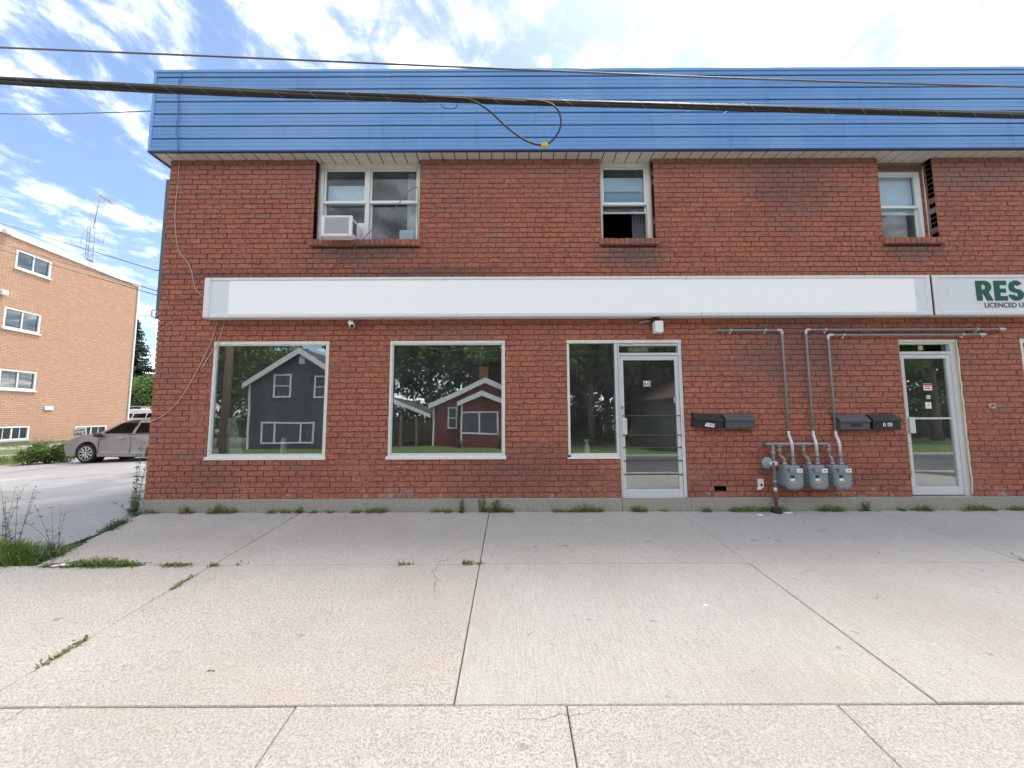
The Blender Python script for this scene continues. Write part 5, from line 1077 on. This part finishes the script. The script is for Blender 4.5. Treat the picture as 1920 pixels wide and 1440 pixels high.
def weeds():
    r=random.Random(21)
    def W(m,name,label,x,y,s=1.,rz=None,group=None,lift=0): return plant(m,name,label,'weed',(x,y,gz(x,y)-.015+lift),r.uniform(0,6) if rz is None else rz,s,group)
    # tall weed at the building corner
    W(weed_mesh(1,1.05,5,.22,.075,.028,'weed_dark',.6),'tall_weed','tall grey green weed growing at the brick wall corner',-5.62,.12)
    W(weed_mesh(2,.35,14,.22,.06,.03),'weed_clump','low green weed clump at the foot of the tall weed',-5.55,.0)
    # weeds at the lot edge on the left
    for i,(x,y,h,nm) in enumerate(((-5.35,-1.42,.85,'sparse tall dry weed rising from the grass by the parking lot edge'),(-4.98,-1.35,.62,'thin dry stalk weed beside the parking lot edge'),(-5.75,-1.2,.7,'leaning dry weed stalks at the parking lot grass'))):
        W(weed_mesh(30+i,h,5,.3,.055,.020,'weed_dark',.9),'dry_weed',nm,x,y)
    # larger tufts along the wall
    xs=[(905,946,.24,'leafy weed tuft against the foundation below the middle shop window'),(865,950,.22,'bushy weed against the foundation left of the leafy tuft'),(1625,950,.15,'green weed tuft against the foundation beside the gas meters'),(560,952,.10,'small weed tuft at the foundation by the pavement joint'),(345,950,.13,'yellowish weed tuft at the foundation near the wall corner'),(400,948,.14,'weed tuft growing up the foundation below the large window'),(930,948,.20,'grassy weed tuft below the right edge of the middle window'),(1740,953,.09,'low weed at the foundation under the side door'),(1190,950,.10,'small weed at the entrance step joint')]
    for i,(px,py,h,lb) in enumerate(xs):
        x=at(px,py,-.05).x; W(weed_mesh(50+i,h,10,.09,.045,.02,'weed_dark' if i in(1,6) else 'weed_leaf'),'weed_tuft',lb,x,-.045)
    # continuous low growth
    def strip(name,pts,n,h,wd,seed,mat='grass_blade',leafy=.5,dens=None,label=None):
        rr=random.Random(seed); b=B(); P=[Vector(p) for p in pts]; L=[0]
        for i in range(1,len(P)): L.append(L[-1]+(P[i]-P[i-1]).length)
        for _ in range(n):
            s=rr.random()*L[-1]; k=max(i for i in range(len(L)) if L[i]<=s); k=min(k,len(P)-2); p=P[k].lerp(P[k+1],(s-L[k])/(L[k+1]-L[k]+1e-9)); p=p+Vector((rr.gauss(0,wd),rr.gauss(0,wd),0))
            q=mnoise.noise((p.x*2.3+seed,p.y*2.3,0.)); q2=mnoise.noise((p.x*7+seed,p.y*7,3.)) 
            if dens is not None and q+.5*q2<dens: continue
            hh=h*rr.uniform(.3,1.)*max(.25,1+1.8*q); p.z=gz(p.x,p.y)+bank(p.x,p.y)-.02
            d=Vector((rr.uniform(-.7,.7),rr.uniform(-.7,.7),1)).normalized()
            if rr.random()<leafy:
                z=rr.uniform(.2,1)*hh; b.leaf(p+d*z,Vector((rr.uniform(-1,1),rr.uniform(-1,1),rr.uniform(-.2,.8))),Vector((rr.uniform(-.5,.5),rr.uniform(-.5,.5),1)),.032*rr.uniform(.6,1.3),.015)
                if z>.03: b.leaf(p,d,Vector((rr.uniform(-1,1),rr.uniform(-1,1),0)),z,.004)
            else: b.leaf(p,d,Vector((rr.uniform(-1,1),rr.uniform(-1,1),0.1)),hh,.008)
        o=b.obj(name,mat,None,recalc=False); kind(o,'stuff'); tag(o,label,'weeds'); return o
    strip('wall_weeds',[(-5.3,-.05,0),(9,-.05,0)],11000,.085,.02,1,'weed_leaf',.6,.02,'low weeds growing along the foot of the brick wall')
    strip('joint_grass',[(-4.75,-1.62,0),(-3.0,-1.62,0)],4600,.06,.020,2,'weed_leaf',.55,-.45,'grass and weeds filling the pavement joint near the lot')
    strip('joint_moss',[(-3.0,-1.62,0),(-.3,-1.62,0)],1500,.04,.010,12,'weed_leaf',.6,.22,'sparse weeds in the pavement joint before the shop')
    strip('joint_weeds',[(-3.05,-1.65,0),(-3.05,-3.1,0)],900,.035,.008,3,'weed_leaf',.5,.16,'weeds dotted along the slanting pavement joint')
    strip('edge_weeds',[(-5.36,-.1,0),(-5.1,-.8,0),(-4.9,-1.5,0)],2600,.09,.03,4,'weed_dark',.65,-.3,'weeds along the pavement edge beside the parking lot')
    strip('verge_grass',[(-7.2,-1.50,0),(-5.3,-1.45,0),(-4.98,-1.52,0)],9000,.17,.10,5,'grass_blade',.25,None,'thick grass at the front edge of the parking lot')
    strip('bank_grass',[(-19.2,2.5,0),(-19.2,12,0)],9000,.22,.22,6,'grass_blade',.3,None,'grass on the bank beyond the parking lot'); strip('lane_grass',[(-20.3,4.,0),(-20.2,12,0)],3000,.2,.1,7,'grass_blade',.3,None,'grass beside the lane by the tan building'); strip('foot_grass',[(-20.95,9.5,0),(-21.6,14,0)],2500,.22,.12,8,'grass_blade',.4,None,'grass at the foot of the tan brick wall')
    x=at(1915,1052,-1.6).x; W(weed_mesh(70,.06,10,.08,.04,.02),'weed_tuft','small weed tuft in the pavement joint before the side door',5.25,-1.6); 
    p=-.42; W(weed_mesh(71,.05,9,.07,.035,.02),'weed_tuft','small weed tuft at the crossing of two pavement joints',-.47,-1.6)
weeds()
def litter():
    b=B(); z=lambda x,y:SL*y
    pts=[(-4.62,-1.66),(-4.56,-1.64),(-4.50,-1.66),(-4.44,-1.58),(-4.40,-1.56)]
    for i in range(len(pts)-1):
        a,c=pts[i],pts[i+1]; b.box((-.5,-.5,-.5),(.5,.5,.5),0,Matrix.Translation(((a[0]+c[0])/2,(a[1]+c[1])/2,z(0,a[1])+.018+.006*(i%2)))@Matrix.Rotation(math.atan2(c[1]-a[1],c[0]-a[0]),4,'Z')@Matrix.Diagonal((.075,.022,.012,1)))
    b.top('paper_scrap','paper','twisted white paper strip lying in the weedy pavement joint','litter',base=(-4.5,-1.63,z(0,-1.63)))
    def scrap(px,py,s,mat,nm,lb,n=7,seed=0):
        r=ray(px,py); t=(-SL*CD-CH)/(r.z-SL*r.y); x,y=r.x*t,-CD+r.y*t; rr=random.Random(seed); b=B(); b.lathe([(s,0),(s*.9,s*.12),(s*.3,s*.16)],Matrix.Translation((x,y,SL*y+.001))@Matrix.Diagonal((1,rr.uniform(.5,.9),1,1)),n,False); b.top(nm,mat,lb,'litter',base=(x,y,SL*y))
    scrap(1322,1135,.016,'paper','paper_scrap','round white gum spot on the concrete pavement',9)
    scrap(1425,966,.05,'paper','paper_scrap','white scrap beside the black boot of the gas riser',6,2); scrap(1478,962,.07,'paper','paper_scrap','long white scrap right of the gas riser boot',5,4)
    scrap(1842,1070,.014,'letter_black','leaf_scrap','small dark scrap on the pavement before the side door',5,1); scrap(1648,1036,.012,'bark','leaf_scrap','small brown leaf on the upper pavement',5,6)
    r=ray(395,1260); t=(-SL*CD-CH)/(r.z-SL*r.y); x,y=r.x*t,-CD+r.y*t; b=B(); b.leaf(Vector((x-.03,y,SL*y+.006)),Vector((1,.3,.05)),Vector((.1,0,1)),.035,.012); b.leaf(Vector((x,y+.005,SL*y+.008)),Vector((1,-.1,.0)),Vector((0,.1,1)),.03,.010); b.top('leaf_scrap','rust','curled brown leaf on the rough concrete slab','litter',base=(x,y,SL*y),recalc=False)
litter()
# ================================================================== ACROSS THE STREET (seen reflected in the shop glass)
def mirror_x(px,d): return (px-960)/F_PX*d
def across():
    GZ=-.72
    def house(name,label,cx,yf,w,dep,eave,peak,wall,roofm,over=.3,lap=True):
        t=thing(name,label,'house',(cx,yf,GZ)); 
        b=B(); b.prism([(cx-w/2,GZ-.2),(cx+w/2,GZ-.2),(cx+w/2,eave),(cx,peak),(cx-w/2,eave)],yf,yf-dep); wo=b.obj('wall',wall,t)
        # lap siding boards
        b=B(); z=GZ+.1; 
        while z<peak-.15:
            hw=w/2 if z<eave else w/2*(peak-z)/(peak-eave)
            if hw>.1: b.box((cx-hw,yf+.001,z),(cx+hw,yf+.016,z+.025))
            z+=.15
        kind(b.obj('siding_laps',wall,wo),'stuff')
        sl=(peak-eave)/(w/2); e=over
        b=B(); th=.14
        for s in (-1,1): b.prism([(cx,peak+.02),(cx+s*(w/2+e),eave-sl*e+.02),(cx+s*(w/2+e),eave-sl*e+th+.02),(cx,peak+th+.06)],yf+e,yf-dep-e)
        r=b.obj('roof',roofm,t)
        b=B()
        for s in (-1,1): b.prism([(cx,peak-.20),(cx+s*(w/2+e),eave-sl*e-.20),(cx+s*(w/2+e),eave-sl*e+th+.01),(cx,peak+th+.05)],yf+e+.001,yf+e+.05)
        b.obj('barge_board','white_paint',r)
        b=B()
        for s in (-1,1): b.box((cx+s*w/2-.06,yf+.002,GZ),(cx+s*w/2+.06,yf+.05,eave-.1))
        b.obj('corner_board','white_paint',t); return t,r
    def win(t,x0,x1,z0,z1,yf,mull=(),rail=None,fill='far_glass'):
        w=part('window',t); b=B(); ring(b,x0,x1,z0,z1,.10,yf+.017,yf+.07,.005)
        for m in mull: b.box((m-.05,yf+.018,z0+.1),(m+.05,yf+.069,z1-.1))
        if rail: b.box((x0+.101,yf+.019,rail-.03),(x1-.101,yf+.068,rail+.03))
        b.obj('frame','white_paint',w); b=B(); b.box((x0+.08,yf+.02,z0+.08),(x1-.08,yf+.03,z1-.08)); b.obj('pane','mail_grey',w); return w
    def rz(px,py,d):   # height of a point seen mirrored at forward depth d
        r=ray(px,py); t=d/r.y; return Vector((r.x*t,0,CH+r.z*t))
    d=24.; yf=CD+0-d   # facade plane y of the grey house
    yf=-(d-CD)
    pk=rz(565,658,d); lf=rz(468,720,d).x; hw=pk.x-lf; ev=rz(468,718,d).z
    t,r=house('grey_house','dark grey gabled house with white trim across the street',pk.x,yf,2*hw,9.,ev,pk.z,'grey_siding','shingle')
    a=rz(513,702,d);c=rz(545,746,d); win(t,a.x,c.x,c.z,a.z,yf,(),(a.z+c.z)/2)
    a=rz(589,705,d);c=rz(620,747,d); win(t,a.x,c.x,c.z,a.z,yf,(),(a.z+c.z)/2)
    a=rz(490,791,d);c=rz(588,832,d); win(t,a.x,c.x,c.z,a.z,yf,(a.x+(c.x-a.x)*.25,a.x+(c.x-a.x)*.75))
    a=rz(561,667,d);c=rz(571,683,d); b=B(); b.box((a.x,yf+.017,c.z),(c.x,yf+.06,a.z),.01); b.obj('gable_vent','white_paint',t)
    # red house with projecting bay
    d2=26.; yf=-(d2-CD); pk=rz(911,714,d2); ev=rz(805,762,d2)
    t,r=house('red_house','small dark red house with white trim and chimney across the street',pk.x,yf,2*(pk.x-ev.x)-.6,8.,ev.z+.15,pk.z,'red_siding','shingle')
    d3=24.6; yb=-(d3-CD); p2=rz(905,738,d3); e2=rz(860,757,d3)
    wid=2*(p2.x-e2.x)-.4; b=B(); b.prism([(p2.x-wid/2,GZ-.2),(p2.x+wid/2,GZ-.2),(p2.x+wid/2,e2.z+.1),(p2.x,p2.z),(p2.x-wid/2,e2.z+.1)],yb,yf-.1); b.obj('bay_wall','red_siding',t)
    b=B(); z=GZ+.1
    while z<p2.z-.15:
        q=wid/2 if z<e2.z+.1 else wid/2*(p2.z-z)/(p2.z-e2.z-.1)
        if q>.1: b.box((p2.x-q,yb+.001,z),(p2.x+q,yb+.016,z+.025))
        z+=.15
    kind(b.obj('siding_laps','red_siding',t),'stuff')
    sl=(p2.z-e2.z-.1)/(wid/2); b=B()
    for s in (-1,1): b.prism([(p2.x,p2.z+.02),(p2.x+s*(wid/2+.3),e2.z+.1-sl*.3),(p2.x+s*(wid/2+.3),e2.z+.1-sl*.3+.14),(p2.x,p2.z+.17)],yb+.3,yf-.2)
    b.obj('bay_roof','shingle',t); b=B()
    for s in (-1,1): b.prism([(p2.x,p2.z-.16),(p2.x+s*(wid/2+.3),e2.z+.1-sl*.3-.16),(p2.x+s*(wid/2+.3),e2.z+.1-sl*.3+.145),(p2.x,p2.z+.175)],yb+.301,yb+.35)
    for s in (-1,1): b.box((p2.x+s*wid/2-.06,yb+.017,GZ),(p2.x+s*wid/2+.06,yb+.06,e2.z))
    b.obj('bay_trim','white_paint',t)
    a=rz(864,772,d3);c=rz(935,814,d3); win(t,a.x,c.x,c.z,a.z,yb,((a.x+c.x)/2,))
    a=rz(839,763,d2);c=rz(857,804,d2); win(t,a.x,c.x,c.z,a.z,yf,(),(a.z+c.z)/2)
    a=rz(907,697,29.); b=B(); b.box((a.x-.3,-23.6,2.),(a.x+.4,-23.,a.z+.2)); b.box((a.x-.36,-23.66,a.z+.2),(a.x+.46,-22.94,a.z+.35)); b.obj('chimney','chimney_brick',t)
    # carport beside the red house
    a=rz(738,768,26.); c=rz(806,780,26.); t=thing('carport','open carport with low shingled roof beside the red house','carport',((a.x+c.x)/2,-21.,GZ))
    b=B(); b.prism([(a.x-3,a.z+.9),(a.x-.5,a.z+.75),(c.x+.1,c.z-.05),(c.x+.1,c.z+.12),(a.x-.5,a.z+.95),(a.x-3,a.z+1.1)],-20.2,-26); b.obj('roof','shingle',t); b=B(); b.prism([(a.x-.5,a.z+.70),(c.x+.1,c.z-.12),(c.x+.1,c.z+.13),(a.x-.5,a.z+.96)],-20.199,-20.15); b.obj('fascia_board','white_paint',t)
    for x in (a.x+.55,c.x-.9): b=B(); b.box((x-.08,-20.4,GZ-.1),(x+.08,-20.24,c.z+.0),.01); b.obj('post','pole_wood',t)
    t=thing('board_fence','weathered wooden board fence behind the carport','fence',(a.x+1,-26.5,GZ))
    for i in range(26): b=B(); b.box((a.x-2+.19*i,-26.5,GZ-.1),(a.x-2+.19*i+.175,-26.46,GZ+1.6+.03*math.sin(i*1.7)),.004); b.obj('board','fence_wood',t)
    # side house seen in the entrance door
    d4=21.; a=rz(1222,745,d4); t,r=house('beige_house','beige house with brown shingled roof across the street',a.x+5.2,-(d4-CD),7.6,8.,rz(1225,745,d4).z,rz(1290,690,d4).z+.4,'beige_siding','shingle_brown')
    # utility pole on the far kerb
    p=mirror_x(413,19.); b=B(); b.tube([(p,-13.9,-1.2),(p-.02,-13.9,4),(p,-13.9,9.8)],[.21,.19,.14],10); t=thing('utility_pole','brown wooden utility pole across the street by the grey house','pole',(p,-13.9,-.66)); b.obj('pole','pole_wood',t)
    b=B(); b.box((p-1.1,-14.0,9.0),(p+1.1,-13.85,9.15)); b.obj('cross_arm','pole_wood',t)
    for i,dz in enumerate((9.2,8.0,7.6)): b=B(); q=[(x,-13.9 if abs(x-p)<1 else -13.9,dz-.5+.00045*(x-p)**2*1.0) for x in (-60,-40,-25,p,8,25,45,60)]; b.tube(smooth_pts(q,4),.02,5); b.top('street_wire','cable_black','overhead street wire running along the far kerb','cable',group='street wires across the road',base=(p,-13.9,dz-.5))
    kinds=[deciduous(40,13.,5.2,11000,'leaf',.40),deciduous(41,15.,5.8,11000,'leaf',.42),deciduous(42,11.,4.6,9000,'leaf_light',.36)]
    r=random.Random(77)
    pos=[(-33,-38,2),(-13,-34,1),(-8,-31,0),(-4,-33,1),(0.5,-29,0),(4.5,-31,1),(3.,-24,2),(8.5,-27,0),(8,-36,1),(14,-34,0),(18,-29,1),(24,-33,0),(30,-30,1),(-38,-34,0),(-2,-42,1),(10,-44,0),(20,-45,1),(-44,-40,1),(38,-36,0),(34,-24,1),(41,-27,0),(47,-24,1),(28,-25,2),(55,-28,0),(12,-24,2),(6,-21.5,2)]
    def zone(x,y): return 'beyond the grey house across the street' if x<-20 else 'between the grey house and the carport' if x<-9 else 'behind the carport and the red house' if x<2 else 'between the red house and the beige house' if x<11 else 'behind the beige house' if x<22 else 'across the street opposite the side door'
    for i,(x,y,k) in enumerate(pos): plant(kinds[k],'broadleaf_tree',['broad dark leafy tree ','taller dark leafy tree ','pale green leafy tree '][k]+zone(x,y),'tree',(x,y,GZ-.3),r.uniform(0,6),r.uniform(.9,1.15),'trees behind the houses across the street')
    rr=random.Random(5); b=B(); cs=[]
    for i in range(130):
        x=rr.uniform(-15,62); y=rr.uniform(-40,-30); 
        cs.append((Vector((x,y,GZ+rr.uniform(.3,4.2))),rr.uniform(1.2,2.2),.9))
    for i in range(30): cs.append((Vector((rr.uniform(-46,-27),rr.uniform(-42,-33),GZ+rr.uniform(.3,2.4))),rr.uniform(1.,1.8),.9))
    leaf_cloud(b,cs,34000,.46,.30,rr); o=b.obj('undergrowth','leaf',None,recalc=False); kind(o,'stuff'); tag(o,'dense dark undergrowth of the wood behind the houses across the street','undergrowth')
    plant(kinds[2],'broadleaf_tree','leafy tree beside the utility pole with branches over the grey house','tree',(mirror_x(440,27.),-20.5,GZ),1.,.95)
    p=rz(925,835,23.5); plant(weed_mesh(90,.9,24,.5,.09,.05,'weed_leaf'),'flower_shrub','green shrub below the red house window','shrub',(p.x+.4,-18.3,GZ),0,1.3)
    plant(weed_mesh(91,.6,26,.6,.08,.04,'weed_dark'),'garden_shrub','low dark shrub in front of the red house wall','shrub',(p.x-2.2,-18.5,GZ),0,1.2)
across()
